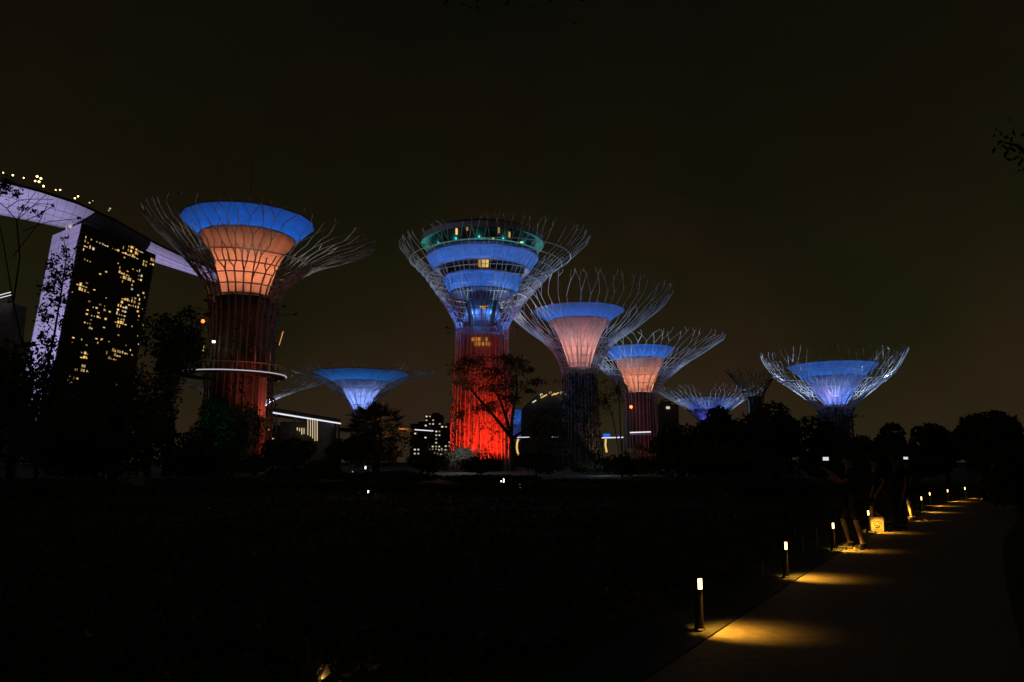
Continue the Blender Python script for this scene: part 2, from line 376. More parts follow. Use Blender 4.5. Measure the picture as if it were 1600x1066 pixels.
# T7 the one on the right
t7 = supertree('blue tree tower standing alone on the right above the dark trees', 1311, 170,
    [(712, 24), (665, 23), (640, 25), (622, 42), (604, 64), (586, 86), (568, 98), (553, 106)], 640, 21, nrib=30,
    low=[(634, 15), (610, 31), (590, 45)], up=[(590, 45.5), (572, 66)], low_col=(.08, .24, 1), low_e=.95, up_e=1.1, up_col=(.014, .2, 1), top_e=.8, hoops=(634, 622, 609, 598, 586), leafs=1800, rad=.09, lattice=60, forks=3, inner=True, special=((-1.6, -1.9, 17.2), 40.), leaf_top=1.0)
# T6 low one behind the trees, T8 and T9 dark ones, T10 far blue one
t6 = supertree('low blue tree tower half hidden by dark trees left of the lone one', 1112, 250,
    [(715, 14), (680, 14), (660, 16), (645, 28), (632, 44), (620, 64), (608, 88)], 660, 25, nrib=28,
    low=[(660, 10), (640, 26)], up=[(640, 26.5), (624, 50)], low_col=(.12, .14, 1), low_e=.5, up_e=.8, up_col=(.05, .15, 1), top_e=.62, hoops=(640, 630), rad=.13)
t8 = supertree('unlit dark tree tower crown left of the lone blue one', 1184, 235,
    [(700, 12), (650, 12), (620, 14), (604, 22), (590, 32), (578, 42)], 620, 31, nrib=18, hoops=(610,), core_mat='dark_conc', rad=.10, steel='steel_dk')  # lack of light is put into the colour by the dark steel
t9 = supertree('unlit wide tree tower crown behind the ring walkway of the largest one', 378, 235,
    [(700, 20), (660, 20), (640, 24), (622, 48), (606, 84), (592, 122)], 645, 35, nrib=22, hoops=(620,), core_mat='dark_conc', rad=.11)
lamp('crown_floodlight', 'POINT', (6, 0, 22), (.75, .8, 1), 2600, .4, t9[0])
t10 = supertree('tiny far blue tree tower just right of the red trunk', 812, 330,
    [(716, 10), (690, 10), (672, 13), (658, 22), (645, 34)], 690, 39, nrib=18, low=[(690, 6), (664, 15)], up=[(664, 15.2), (641, 19)], low_col=(.1, .2, 1), low_e=.35, up_e=.75, up_col=(.03, .2, 1), top_e=.1, hoops=(668,), rad=.13)

# ---- parts of T1: mast, beacon
root, sp, conv, P, tn, px = t1
m = MB(); m.tube([(0, 0, conv(352, 0)[1]), (0, 0, conv(243, 0)[1])], .05, 5); m.build('lightning_rod', M['steel_dk'], root)
m = MB(); q = pt(317, 502, 110) - root.location; bmz = MB(); bmz.lathe([(0.01, -.28), (.22, -.18), (.28, 0), (.22, .18), (.01, .28)], 10, q); bmz.build('warning_beacon', M['red_bulb'], root)
m.tube([q + Vector((0, 0, -.2)), q + Vector((.4, 1.2, -.2))], .05, 5); m.build('beacon_bracket', M['steel_dk'], root)
# ---- parts of T2: lookout with two lit tiers, lounge glazing, roof ring
root, sp, conv, P, tn, px = t2
def band(y0, h0, y1, h1, name, mt, n=48, thick=.25):
    (r0, z0), (r1, z1) = conv(y0, h0), conv(y1, h1); mm = MB(); mm.lathe([(r0, z0), (r1, z1), (r1 - thick, z1), (r0 - thick, z0), (r0, z0)], n); return mm.build(name, mt, root, False)
def panelband(y0, h0, y1, h1, name, mt, n):
    (r0, z0), (r1, z1) = conv(y0, h0), conv(y1, h1); da = 2 * PI / n; mm = MB()
    for (r, z) in ((r0, z0), (r1, z1)):
        for k in range(4):
            q = da * (.01 + .98 * k / 3); mm.v.append(Vector((r * math.cos(q), r * math.sin(q), z)))
    for k in range(3): mm.f.append((k, k + 1, k + 5, k + 4))
    me = mm.mesh(name, mt)
    for i in range(n): link(name, me, root).rotation_euler = (0, 0, da * i)
def disc(y, h, name, mt, hole=0):
    r, z = conv(y, h); mm = MB(); mm.lathe([(max(hole * px, .01), z), (r, z), (r, z + .3), (max(hole * px, .01), z + .3)], 48); mm.build(name, mt, root)
panelband(459, 52, 437, 63, 'lower_deck_panel', M['fab'], 20)
disc(436.5, 62, 'deck_floor', M['dark_conc'])
panelband(437, 60, 423, 67, 'lounge_pane', M['glassdk'], 20)
panelband(425, 74, 406, 88, 'upper_deck_panel', M['fab'], 24)
disc(425.5, 66.5, 'deck_ceiling', M['dark_conc'], 8)
disc(403, 90, 'lookout_floor', M['dark_conc'])
band(516, 30, 461, 24, 'core_shaft', M['dark_conc'])
EP = 4 * PI * PI
lamp('lower_deck_light', 'POINT', (0, 0, conv(449, 0)[1]), (.02, .19, 1), EP * (57 * px) ** 2 * .70, .8, root)
disc(460, 50, 'deck_floor', M['dark_conc'])
lamp('upper_deck_light', 'POINT', (0, 0, conv(416, 0)[1]), (.02, .2, 1), EP * (80 * px) ** 2 * .75, .8, root)
for k in range(10):       # blue floodlights between the shaft and the lattice
    q = 2 * PI * k / 10
    lamp('lattice_floodlight', 'POINT', (33 * px * math.cos(q), 33 * px * math.sin(q), conv(494, 0)[1]), (.08, .25, 1), 270, .3, root)
for k in range(8):
    q = 2 * PI * (k + .5) / 8; c, s_ = math.cos(q), math.sin(q); rr = 58 * px; z = conv(514, 0)[1]
    lamp('crown_floodlight', 'SPOT', (rr * c, rr * s_, z), (.62, .76, 1), 4 * PI * PI * (150 * px) ** 2 * .30, .2, root, (165 * px * c, 165 * px * s_, conv(385, 0)[1]), 80, .8)
    h = MB(); h.box((rr * c, rr * s_, z - .25), (.5, .5, .3), q); h.tube([(rr * c, rr * s_, z - .35), (36 * px * c, 36 * px * s_, z - .6)], .07, 4); h.build('floodlight_head', M['steel_dk'], root)
# a warm lit room in the lower window strip
for k, (aa, yy, hh) in enumerate(((-1.62, 430, 68), (-1.54, 430, 68), (-1.46, 430, 68))):
    mm = MB(); r0, z0 = conv(434, 64); r1, z1 = conv(424, 68.5)
    da = .066
    mm.poly([(r0 * math.cos(aa), r0 * math.sin(aa), z0), (r0 * math.cos(aa + da), r0 * math.sin(aa + da), z0), (r1 * math.cos(aa + da), r1 * math.sin(aa + da), z1), (r1 * math.cos(aa), r1 * math.sin(aa), z1)])
    mm.build('lit_window', M['win'], root)
for aa, y0, y1 in ((-1.66, 487, 484), (-1.50, 489, 485), (-1.40, 486, 483)):
    mm = MB(); r = 27.5 * px; z0 = conv(y0, 0)[1]; z1 = conv(y1, 0)[1]
    mm.poly([(r * math.cos(aa), r * math.sin(aa), z0), (r * math.cos(aa + .2), r * math.sin(aa + .2), z0), (r * math.cos(aa + .2), r * math.sin(aa + .2), z1), (r * math.cos(aa), r * math.sin(aa), z1)]); mm.build('lit_window', M['win'], root)
for aa in (-2.05, -1.08):
    mm = MB(); mm.tube([(31 * px * math.cos(aa), 31 * px * math.sin(aa), conv(513, 0)[1]), (50 * px * math.cos(aa), 50 * px * math.sin(aa), conv(462, 0)[1])], .55, 8); mm.build('lift_column', mat('teal_column', (.1, .4, .3), .5, .1), root)
# warm windows in the trunk just below the neck
for i, aa in enumerate((-1.98, -1.84, -1.70, -1.56, -1.42, -1.28)):
    for y0 in (546, 539):
        if (i, y0) in ((0, 546), (5, 539), (3, 539)): continue
        mm = MB(); r = 37.6 * px; z0 = conv(y0, 0)[1]; z1 = conv(y0 - 5.5, 0)[1]; da = .105
        mm.poly([(r * math.cos(aa), r * math.sin(aa), z0), (r * math.cos(aa + da), r * math.sin(aa + da), z0), (r * math.cos(aa + da), r * math.sin(aa + da), z1), (r * math.cos(aa), r * math.sin(aa), z1)])
        mm.build('trunk_window', glow('amber_room', (1, .38, .06), .32 + .25 * random.random()), root)
# lounge glazing and roof ring
panelband(402, 84, 376, 84, 'lounge_pane', M['glassdk'], 24)
mm = MB(); (r0, z0), (r1, z1) = conv(384, 80), conv(376, 97)
mm.lathe([(r0, z0 + .9), (r1, z0), (r1, z0 + 1.2), (r0, z0 + 2.4), (r0, z0 + .9)], 48); mm.build('roof_ring', mat('roof_cladding', (.3, .3, .3), .5), root)
disc(372, 80, 'roof', M['steel_dk'])
mm = MB(); mm.lathe([(88 * px, conv(400, 0)[1]), (88 * px, conv(400, 0)[1] + .25)], 48); mm.build('teal_cove', M['teal'], root)
for k in range(14):
    q = 2 * PI * k / 14 + .2; lamp('roof_cove_light', 'POINT', (87 * px * math.cos(q), 87 * px * math.sin(q), conv(394, 0)[1]), (.05, .75, .62), 70, .2, root)
for aa, y in ((-2.0, 384), (-1.80, 380), (-1.25, 383), (-1.05, 388), (-.80, 396), (-1.55, 398), (-1.35, 397)):
    r = 86 * px; z = conv(y, 0)[1]; mm = MB(); mm.box((r * math.cos(aa), r * math.sin(aa), z - .2), (.28, .28, 1.2 if y < 395 else .5), aa); mm.build('lounge_lamp', M['win'], root)
for k in range(10):                       # crossing braces on the trunk lattice
    q0 = 2 * PI * k / 10; dq = .55 if k % 2 else -.55
    mm = MB(); mm.tube([sp(q0 + dq * t, tn * (.04 + .66 * t), 1.02) for t in np.linspace(0, 1, 9)], .09, 4); mm.build('brace', M['steel'], root)
# red floodlights round the foot of T2, T1 and T5
def floodlight(loc, aim, col, power, ang, label):
    f = thing('floodlight', label, 'floodlight', loc, 0, 'ground floodlights at the tower feet')
    mm = MB(); mm.box((0, 0, .35), (.5, .35, .4)); mm.build('housing', M['steel_dk'], f)
    mm = MB(); mm.box((0, 0, .08), (.3, .3, .16)); mm.build('base', M['steel_dk'], f)
    d = (Vector(aim) - Vector(loc)).normalized()
    lamp('floodlight_beam', 'SPOT', Vector((0, 0, .4)) + d * .5, col, power, .15, f, Vector((0, 0, .4)) + d * 5, ang, .6)
b2 = root.location
for dx, dy, pw, wh in ((-6, -12, .8, 'left part'), (2, -14, 1., 'middle'), (9, -10, 1., 'right part')):
    floodlight(b2 + Vector((dx, dy, 0)), b2 + Vector((dx * .2, 0, 12)), (1, .022, .006), 9000 * pw, 70, 'small red floodlight on the ground below the ' + wh + ' of the red trunk')
b1 = t1[0].location
floodlight(b1 + Vector((9, -8, 0)), b1 + Vector((2, 0, 14)), (1, .04, .02), 420, 80, 'small red floodlight beside the trunk of the largest tree tower')
b5 = t5[0].location
floodlight(b5 + Vector((1, -12, 0)), b5 + Vector((0, 0, 10)), (1, .05, .03), 420, 60, 'small red floodlight in front of the dark red trunk')
b4 = t4[0].location
floodlight(b4 + Vector((5.5, -7, 0)), b4 + Vector((1, 0, 14)), (1, .5, .45), 520, 60, 'small pale floodlight at the foot of the leafy trunk')
q5 = pt(986, 636, 176); bk = MB(); bk.lathe([(.01, -.4), (.3, -.25), (.4, 0), (.3, .25), (.01, .4)], 10, q5 - b5); bk.build('warning_beacon', M['red_bulb'], t5[0])
mm = MB(); mm.tube([q5 - b5, Vector((q5.x - b5.x, -2, q5.z - b5.z))], .06, 5); mm.build('beacon_bracket', M['steel_dk'], t5[0])
lamp('beacon_light', 'POINT', q5 - b5 + Vector((0, .6, .3)), (1, .25, .08), 40, .2, t5[0])

# ------------------------------------------------------------------ ring walkway round T1
rw = thing('ring_walkway', 'curved aerial walkway ringing the trunk of the largest tree tower, white lit edge', 'walkway', t1[0].location - Vector((11 * t1[5], 0, 0)))
conv = t1[2]; px = t1[5]
zd = conv(589, 0)[1]; R = 78 * px
mm = MB(); mm.lathe([(R - 1.7, zd), (R, zd), (R, zd + .35), (R - 1.7, zd + .35), (R - 1.7, zd)], 64); mm.build('deck', M['steel_dk'], rw)
mm = MB(); mm.tube([((R + .12) * math.cos(q), (R + .12) * math.sin(q), zd + .2) for q in np.linspace(-3.75, .75, 70)], .075, 5); mm.build('edge_light', M['ring'], rw)
mm = MB(); mm.tube([((R + .02) * math.cos(q), (R + .02) * math.sin(q), zd + 1.5) for q in np.linspace(0, 2 * PI, 65)], .05, 5); mm.build('handrail', M['steel'], rw)
for k in range(36):
    q = 2 * PI * k / 36; mm = MB(); mm.tube([((R + .02) * math.cos(q), (R + .02) * math.sin(q), zd + .3), ((R + .02) * math.cos(q), (R + .02) * math.sin(q), zd + 1.5)], .035, 4); mm.build('post', M['steel'], rw)
for q in (-1.15, -.82, -.5):
    mm = MB(); mm.tube([(R * math.cos(q), R * math.sin(q), zd + .3), (R * math.cos(q), R * math.sin(q), zd + 3.2)], .06, 5); mm.build('cable_post', M['steel'], rw)
lamp('rail_light', 'POINT', (R * .9, -R * .75, zd + 2.6), (1, .12, .06), 40, .2, rw)
pb = pt(405, 722, 110); pb.z = 0
py_ = thing('walkway_pylon', 'slim red lit pylon under the right side of the ring walkway', 'pylon', pb)
mm = MB(); zz = pt(405, 590, 110).z; mm.tube([(0, 0, 0), (0, 0, zz)], .42, 10, .34); mm.build('shaft', M['concrete'], py_)
mm = MB(); mm.tube([(0, 0, zz - .4), (-1.2, 1.8, zz)], .18, 6); mm.build('bracket', M['steel'], py_)
for s_ in (-.55, .55):
    mm = MB(); mm.tube([(s_, -.1, 0), (s_ * .8, -.1, zz)], .06, 5); mm.build('drain_pipe', M['steel'], py_)
lamp('pylon_light', 'SPOT', (.6, -4.5, 7.6), (1, .12, .07), 800, .15, py_, (0, 0, 12.), 85, .6)
mm = MB(); mm.tube([(.6, -4.6, 0), (.6, -4.6, 7.1)], .06, 6); mm.build('light_pole', M['steel_dk'], py_)

# ------------------------------------------------------------------ hotel tower with the boat shaped roof
A = onz(127, 349, 190); B = onz(243, 399, 190); Cc = onz(82, 368, 190); Dd = B + (Cc - A)
hotel = thing('hotel_tower', 'tall hotel slab with scattered yellow windows and lilac lit end wall', 'hotel', (A.x, A.y, 0))
o0 = Vector((A.x, A.y, 0)); H = 190.
def lean(z): return Vector((-7 * (max(0, H - z) / 77) ** 1.05, 0, 0))
def face(P0, P1, u, z, out=0., nrm=None):
    p = P0 + (P1 - P0) * u; p = Vector((p.x, p.y, z)) + lean(z) - o0
    return p + (nrm * out if nrm else Vector((0, 0, 0)))
zs = np.linspace(0, H, 30)
def wall(P0, P1, name, mt):
    mm = MB()
    for i in range(len(zs) - 1): mm.poly([face(P0, P1, 0, zs[i]), face(P0, P1, 1, zs[i]), face(P0, P1, 1, zs[i + 1]), face(P0, P1, 0, zs[i + 1])])
    return mm.build(name, mt, hotel)
wall(A, B, 'long_facade', M['glassdk']); wall(Cc, A, 'end_wall', M['hull']); wall(B, Dd, 'end_wall', M['facade']); wall(Dd, Cc, 'long_facade', M['glassdk'])
mm = MB(); mm.poly([face(A, B, 0, H), face(A, B, 1, H), face(Dd, Cc, 0, H), face(Dd, Cc, 1, H)]); mm.build('roof_slab', M['facade'], hotel)
uAB = (B - A); uAB.z = 0; Lf = uAB.length; uAB.normalize(); nAB = Vector((uAB.y, -uAB.x, 0))
NF, NC = 54, 30; fh = H / NF
mm = MB()
for i in range(NF + 1):      # floor slabs run proud of the glass, too thin to count from here
    z = i * fh; a_, b_ = face(A, B, 0, z), face(A, B, 1, z); h = Vector((0, 0, .22)); o_ = nAB * .9
    mm.poly([a_ + o_ - h, b_ + o_ - h, b_ + o_ + h, a_ + o_ + h]); mm.poly([a_ - h, b_ - h, b_ + o_ - h, a_ + o_ - h]); mm.poly([a_ + h, a_ + o_ + h, b_ + o_ + h, b_ + h])
mm.build('floor_slab', M['facade'], hotel, kind='stuff')
mm = MB()
for j in range(NC + 1):
    mm.tube([face(A, B, j / NC, z, .35, nAB) for z in zs], .16, 4)
mm.build('facade_fin', M['facade'], hotel, kind='stuff')
lit = {}
def cell_at(px_, py_):       # which bay and floor of the facade stands there
    best = None
    for j in range(NC):
        u = (j + .5) / NC; p = A + (B - A) * u
        for i in range(NF):
            z = (i + .5) * fh; q = Vector((p.x, p.y, z)) + lean(z) - CAM
            s = q.dot(Vector((0, cP, sP))); x = 800 + F * q.x / s; y = 533 - F * q.dot(Vector((0, -sP, cP))) / s
            e = (x - px_) ** 2 + (y - py_) ** 2
            if best is None or e < best[0]: best = (e, j, i)
    return best[1:]
cells = []
for j in range(NC):
    p = A + (B - A) * ((j + .5) / NC)
    for i in range(NF):
        z = (i + .5) * fh; q = Vector((p.x, p.y, z)) + lean(z) - CAM; s = q.dot(Vector((0, cP, sP)))
        cells.append((j, i, 800 + F * q.x / s, 533 - F * q.dot(Vector((0, -sP, cP))) / s))
clusters = [((131, 372, 143, 380), .9, 1), ((129, 382, 152, 390), .95, 1), ((128, 400, 143, 410), .9, 1), ((190, 384, 226, 402), .72, 1), ((224, 404, 244, 415), .8, 1),
            ((144, 422, 166, 428), .6, 0), ((186, 418, 222, 440), .55, 1), ((119, 442, 137, 455), .7, 1), ((195, 462, 219, 480), .6, 1), ((134, 464, 172, 502), .26, 0),
            ((182, 470, 197, 512), .42, 1), ((164, 546, 208, 554), .85, 1), ((164, 554, 188, 562), .85, 1), ((124, 550, 141, 562), .8, 1), ((118, 570, 137, 583), .5, 1), ((103, 588, 125, 597), .8, 1),
            ((112, 500, 240, 540), .10, 0), ((112, 440, 240, 470), .10, 0), ((130, 600, 240, 650), .05, 0), ((150, 404, 190, 420), .10, 0), ((214, 480, 240, 520), .12, 0), ((208, 548, 235, 566), .3, 0)]
for (j, i, x, y) in cells:
    for (x0, y0, x1, y1), pr, br in clusters:
        if x0 <= x <= x1 and y0 <= y <= y1 and random.random() < pr: lit[(j, i)] = max(br, lit.get((j, i), 0)); break
for j in range(2, NC):
    if random.random() < .75: lit[(j, NF - 3)] = 0
wm = {}
for (j, i), br in sorted(lit.items())[:300]:
    z0, z1 = i * fh + .45, (i + 1) * fh - .45
    z1 = z0 + (z1 - z0) * random.choice((.35, .6, .8, 1.) if br else (.3, .45, .6))
    ulo, uhi = (j + .08) / NC, (j + random.choice((.92, .92, .6, .45))) / NC; mm = MB()
    mm.poly([face(A, B, ulo, z0, .12, nAB), face(A, B, uhi, z0, .12, nAB), face(A, B, uhi, z1, .12, nAB), face(A, B, ulo, z1, .12, nAB)])
    mm.build('window', M['win'] if random.random() < .8 else M['winw'], hotel)
# V struts between the tower and its roof hull
for fx, tx in (((110, 365), (100, 344)), ((110, 365), (118, 345)), ((120, 362), (138, 345))):
    mm = MB(); mm.tube([pt(*fx, 592) - o0, pt(*tx, 588) - o0], .9, 6); mm.build('roof_strut', M['hull'], hotel)
mm = MB(); mm.box(pt(112, 357, 594) - o0, (6, 6, 4)); mm.build('roof_room', M['winw'], hotel)
# hull
zh = 203.
near = [(-120, 248), (-60, 268), (0, 285), (60, 300), (120, 319), (180, 346), (243, 382), (290, 404), (340, 425)]
far_ = [(-120, 312), (-60, 323), (0, 334), (60, 346), (90, 352), (160, 376), (243, 407), (290, 420), (340, 436)]
hull = thing('sky_park', 'long boat shaped roof deck glowing lilac beneath, on the hotel tower', 'roof deck', (A.x, A.y, 0))
secs = []
for a_, b_ in zip(near, far_):
    pn, pf = onz(*a_, zh), onz(*b_, zh); s = []
    for t, dz in ((0, 2.2), (0, 0), (.06, -2.6), (.18, -5.2), (.34, -7.0), (.52, -7.6), (.7, -6.6), (.86, -4.2), (1, 0), (1, 1.5)):
        p = pn + (pf - pn) * t; s.append(Vector((p.x, p.y, zh + dz)) - o0)
    secs.append(s)
NS = 10
def hullmesh(lo, hi, name, mt, close=False):
    mm = MB()
    for s in secs: mm.v += s[lo:hi + 1]
    w_ = hi - lo + 1
    for i in range(len(secs) - 1):
        for k in range(w_ - 1): mm.f.append((i * w_ + k, i * w_ + k + 1, (i + 1) * w_ + k + 1, (i + 1) * w_ + k))
    if close:
        for i in range(len(secs) - 1): mm.f.append((i * w_, (i + 1) * w_, (i + 1) * w_ + w_ - 1, i * w_ + w_ - 1))
    mm.build(name, mt, hull, True)
hullmesh(1, 8, 'hull_belly', M['hull']); hullmesh(0, 1, 'parapet', M['steel_dk']); hullmesh(8, 9, 'parapet', M['steel_dk'])
mm = MB()
for i in range(len(secs) - 1): mm.poly([secs[i][0], secs[i + 1][0], secs[i + 1][9], secs[i][9]])
mm.build('deck', M['facade'], hull)
for t, r_ in ((.18, .25), (.34, .22), (.52, .2), (.7, .2)):       # cladding joints along the belly
    k = {.18: 3, .34: 4, .52: 5, .7: 6}[t]; mm = MB(); mm.tube([s[k] for s in secs], r_, 4); mm.build('cladding_joint', M['facade'], hull)
for i in range(len(secs) - 1):             # joints across the belly and seams on the end wall
    for q in (0, .25, .5, .75):
        mm = MB(); mm.tube([secs[i][k].lerp(secs[i + 1][k], q) for k in range(1, 9)], .13, 4); mm.build('cladding_joint', M['facade'], hull)
for i in range(1, 27):
    mm = MB(); z = i * H / 27; mm.tube([face(Cc, A, 0, z), face(Cc, A, 1, z)], .14, 4); mm.build('wall_joint', M['facade'], hotel)
for u in (.33, .62):
    mm = MB(); mm.tube([face(Cc, A, u, z) for z in zs], .2, 4); mm.build('wall_joint', M['facade'], hotel)
for (x, y) in ((5, 270), (20, 274), (37, 278), (55, 283), (61, 284), (68, 291), (58, 276), (87, 297), (94, 297), (122, 307), (117, 310), (140, 317), (145, 314), (172, 326), (170, 329), (64, 279)):
    yn = np.interp(x, [a_[0] for a_ in near], [a_[1] for a_ in near]); Dn = onz(x, yn, zh).y + 6
    p = pt(x, y, Dn) - o0; l = MB(); l.tube([(p.x, p.y, zh + .5), p], .12, 4); po = l.build('lamp_pole', M['steel_dk'], hull)
    l = MB(); r_ = random.choice((.42, .6, .75)); l.lathe([(.01, -r_), (r_ * .8, -r_ * .6), (r_, 0), (r_ * .8, r_ * .6), (.01, r_)], 8, p); l.build('lamp_globe', M['rooflit'] if x < 140 else M['winw'], hull)
la = onz(40, 322, 196)
def fl2(loc, aim, col, pw, ang, label):
    floodlight(loc, aim, col, pw, ang, label)
floodlight(Vector((A.x - 75, A.y - 140, 0)), la + Vector((5, 30, -10)), (.60, .49, .98), 1.75e6, 80, 'lilac floodlight on the ground below the boat shaped roof')
lb = onz(270, 405, 196)
floodlight(Vector((lb.x - 30, lb.y + 45, 0)), lb, (.60, .5, .98), 1.2e6, 60, 'lilac floodlight on the ground right of the hotel tower')

# ------------------------------------------------------------------ skyline far behind
def block(px0, px1, top, D, label, dens=.25, fl=3.6, bay=3.2, wmat='winw', depth=26, maxw=110, cap=None, seed=1, mt='facade', rows=None):
    rnd = random.Random(seed); a = pt(px0, top, D); b = pt(px1, top, D); Wd = b.x - a.x; Ht = a.z
    o = thing('office_block', label, 'building', ((a.x + b.x) / 2, D + depth / 2, 0))
    mm = MB(); mm.box((0, 0, Ht / 2), (Wd, depth, Ht)); mm.build('wall', M[mt], o)
    mm = MB(); mm.box((Wd * .1, 0, Ht + 1.2), (Wd * .4, depth * .4, 2.4)); mm.build('roof_plant', M[mt], o)
    nx, nz = max(1, int(Wd / bay)), max(1, int(Ht / fl)); wme = MB(); ww, wh = Wd / nx * .5, Ht / nz * .34
    wme.box((0, 0, 0), (ww, .2, wh)); me = wme.mesh('window', M[wmat]); dk = wme.mesh('window', M['glassdk']); k = 0
    for iz in range(nz):
        if rows and iz not in rows: continue
        for ix in range(nx):
            if k >= maxw: continue
            on = rnd.random() < dens
            if not on and rnd.random() > .15: continue
            link('window', me if on else dk, o, (-Wd / 2 + (ix + .5) * Wd / nx, -depth / 2 - .1, (iz + .5) * Ht / nz)); k += 1
    return o
block(641, 668, 662, 700, 'dark office block with a few bright windows left of the red trunk', .30, seed=2, wmat='winw')
block(664, 690, 648, 760, 'taller office block with dotted white windows left of the red trunk', .5, seed=3, maxw=70)
block(688, 706, 664, 720, 'narrow office block touching the red trunk on its left side', .35, seed=4, maxw=40)
block(416, 431, 668, 640, 'narrow block with warm windows under the ring walkway', .45, seed=6, wmat='win', maxw=30)
block(858, 872, 700, 600, 'low block with warm windows left of the leafy trunk', .75, fl=3, bay=3, seed=7, wmat='winw', maxw=30)
block(1027, 1060, 632, 420, 'plain grey block under the low blue tree tower', .02, seed=9, maxw=6, mt='concrete')
block(-60, 20, 474, 300, 'flat roofed pale block at the left edge of the photo', .0, seed=10, maxw=4, mt='concrete', depth=9)
# neon canopy on the left edge
wl_ = thing('lit_walkway', 'thin white lit walkway line among the office blocks left of the red trunk', 'walkway', (pt(665, 722, 420).x, 420, 0)); o_ = wl_.location
mm = MB(); mm.tube([pt(648, 671.5, 420) - o_, pt(677, 673.5, 420) - o_], .28, 5); mm.build('edge_light', M['strip'], wl_)
mm = MB(); mm.tube([pt(646, 673, 421) - o_, pt(679, 675, 421) - o_], .5, 6); mm.build('deck', M['steel_dk'], wl_)
for x in (652, 674):
    p = pt(x, 674, 421) - o_; mm = MB(); mm.tube([(p.x, p.y, 0), p], .4, 6); mm.build('column', M['steel_dk'], wl_)
ar = thing('lit_arcade', 'low arcade with a row of warm lamps left of the red trunk foot', 'arcade', (pt(675, 722, 400).x, 400, 0)); o_ = ar.location
a_, b_ = pt(655, 722, 400) - o_, pt(695, 704, 400) - o_; mm = MB(); mm.box(((a_.x + b_.x) / 2, 3, b_.z / 2), (b_.x - a_.x, 5, b_.z)); mm.build('wall', M['dark_conc'], ar)
for x, y, w_ in ((663, 711, 3), (669, 711.5, 4.5), (672, 702, 1), (676, 702, 1), (679, 708, 1), (681, 702, 1), (685, 702, 1.2), (684, 709, 1.2), (689, 710, 1.6), (690, 701, 1)):
    p = pt(x, y, 400) - o_; mm = MB(); mm.box((p.x, .2, p.z), (w_ * .36, .5, .4)); mm.build('lamp_panel', M['win'] if w_ > 2 else M['winw'], ar)
nc = thing('roof_canopy', 'pair of slim white neon lines on a roof at the left edge', 'light canopy', pt(5, 474, 296))
for y0, y1 in ((461.5, 456.5), (466, 461)):
    mm = MB(); mm.tube([pt(-20, y0 + 5, 296) - nc.location, pt(17.5, y1, 296) - nc.location], .16, 5); mm.build('neon_tube', M['strip'], nc)
for x in (-12, 14):
    mm = MB(); mm.tube([pt(x, 474, 296) - nc.location, pt(x, 459, 296) - nc.location], .1, 5); mm.build('post', M['steel_dk'], nc)
# roof garden pavilion with lit edge and light columns
D0 = 330.
pv = thing('roof_garden_pavilion', 'long pavilion roof with white lit edge, rooftop trees and glowing columns', 'pavilion', (pt(478, 722, D0).x, D0, 0))
l0, l1 = pt(426, 645, 310), pt(532, 662, 352); o_ = pv.location
ax = (l1 - l0).normalized(); 
mm = MB(); mm.tube([l0 - o_, l1 - o_], .32, 5); mm.build('edge_light', M['white_lamp'] if False else M['strip'], pv)
mm = MB()
hN = Vector((ax.y, -ax.x, 0))
for q0, q1 in ((.5, 1.6),):
    a_, b_ = l0 - o_ + Vector((0, 0, q0)), l1 - o_ + Vector((0, 0, q0)); u = Vector((0, 0, 1.6)); bk = -hN * 14
    mm.poly([a_, b_, b_ + u, a_ + u]); mm.poly([a_, a_ + bk, b_ + bk, b_]); mm.poly([a_ + u, b_ + u, b_ + u + bk, a_ + u + bk]); mm.poly([a_ + bk, a_ + bk + u, b_ + bk + u, b_ + bk]); mm.poly([a_, a_ + u, a_ + u + bk, a_ + bk]); mm.poly([b_, b_ + bk, b_ + bk + u, b_ + u])
mm.build('roof_slab', M['dark_conc'], pv)
for i, (x, yb) in enumerate(((481, 680), (485, 682), (488.5, 685), (492, 689), (495.5, 689))):
    yt = np.interp(x, [432, 525], [647, 660]) + 1; Dx = np.interp(x, [426, 532], [310, 352])
    mm = MB(); mm.tube([pt(x, yb, Dx) - o_, pt(x, yt, Dx) - o_], .2, 5); mm.build('light_column', M['strip_w'], pv)
for x, y0, y1 in ((461, 668, 672), (464.5, 668, 672.5), (468, 669, 674), (471.5, 669, 679), (475, 669, 678)):
    mm = MB(); mm.tube([pt(x, y1, 345) - o_, pt(x, y0, 345) - o_], .2, 5); mm.build('light_column', M['strip_w'], pv)
mm = MB(); mm.box(pt(480, 722, 352) - o_ + Vector((0, 0, 9.3)), (24, 10, 18.5)); mm.build('back_wall', M['dark_conc'], pv)
for x in (432, 462, 510, 530):
    Dx = np.interp(x, [426, 532], [310, 352]); yt = np.interp(x, [432, 525], [647, 660]); p = pt(x, yt, Dx + 6) - o_; mm = MB(); mm.tube([(p.x, p.y, -0.0), (p.x, p.y, p.z + .5)], .5, 8); mm.build('column', M['dark_conc'], pv)
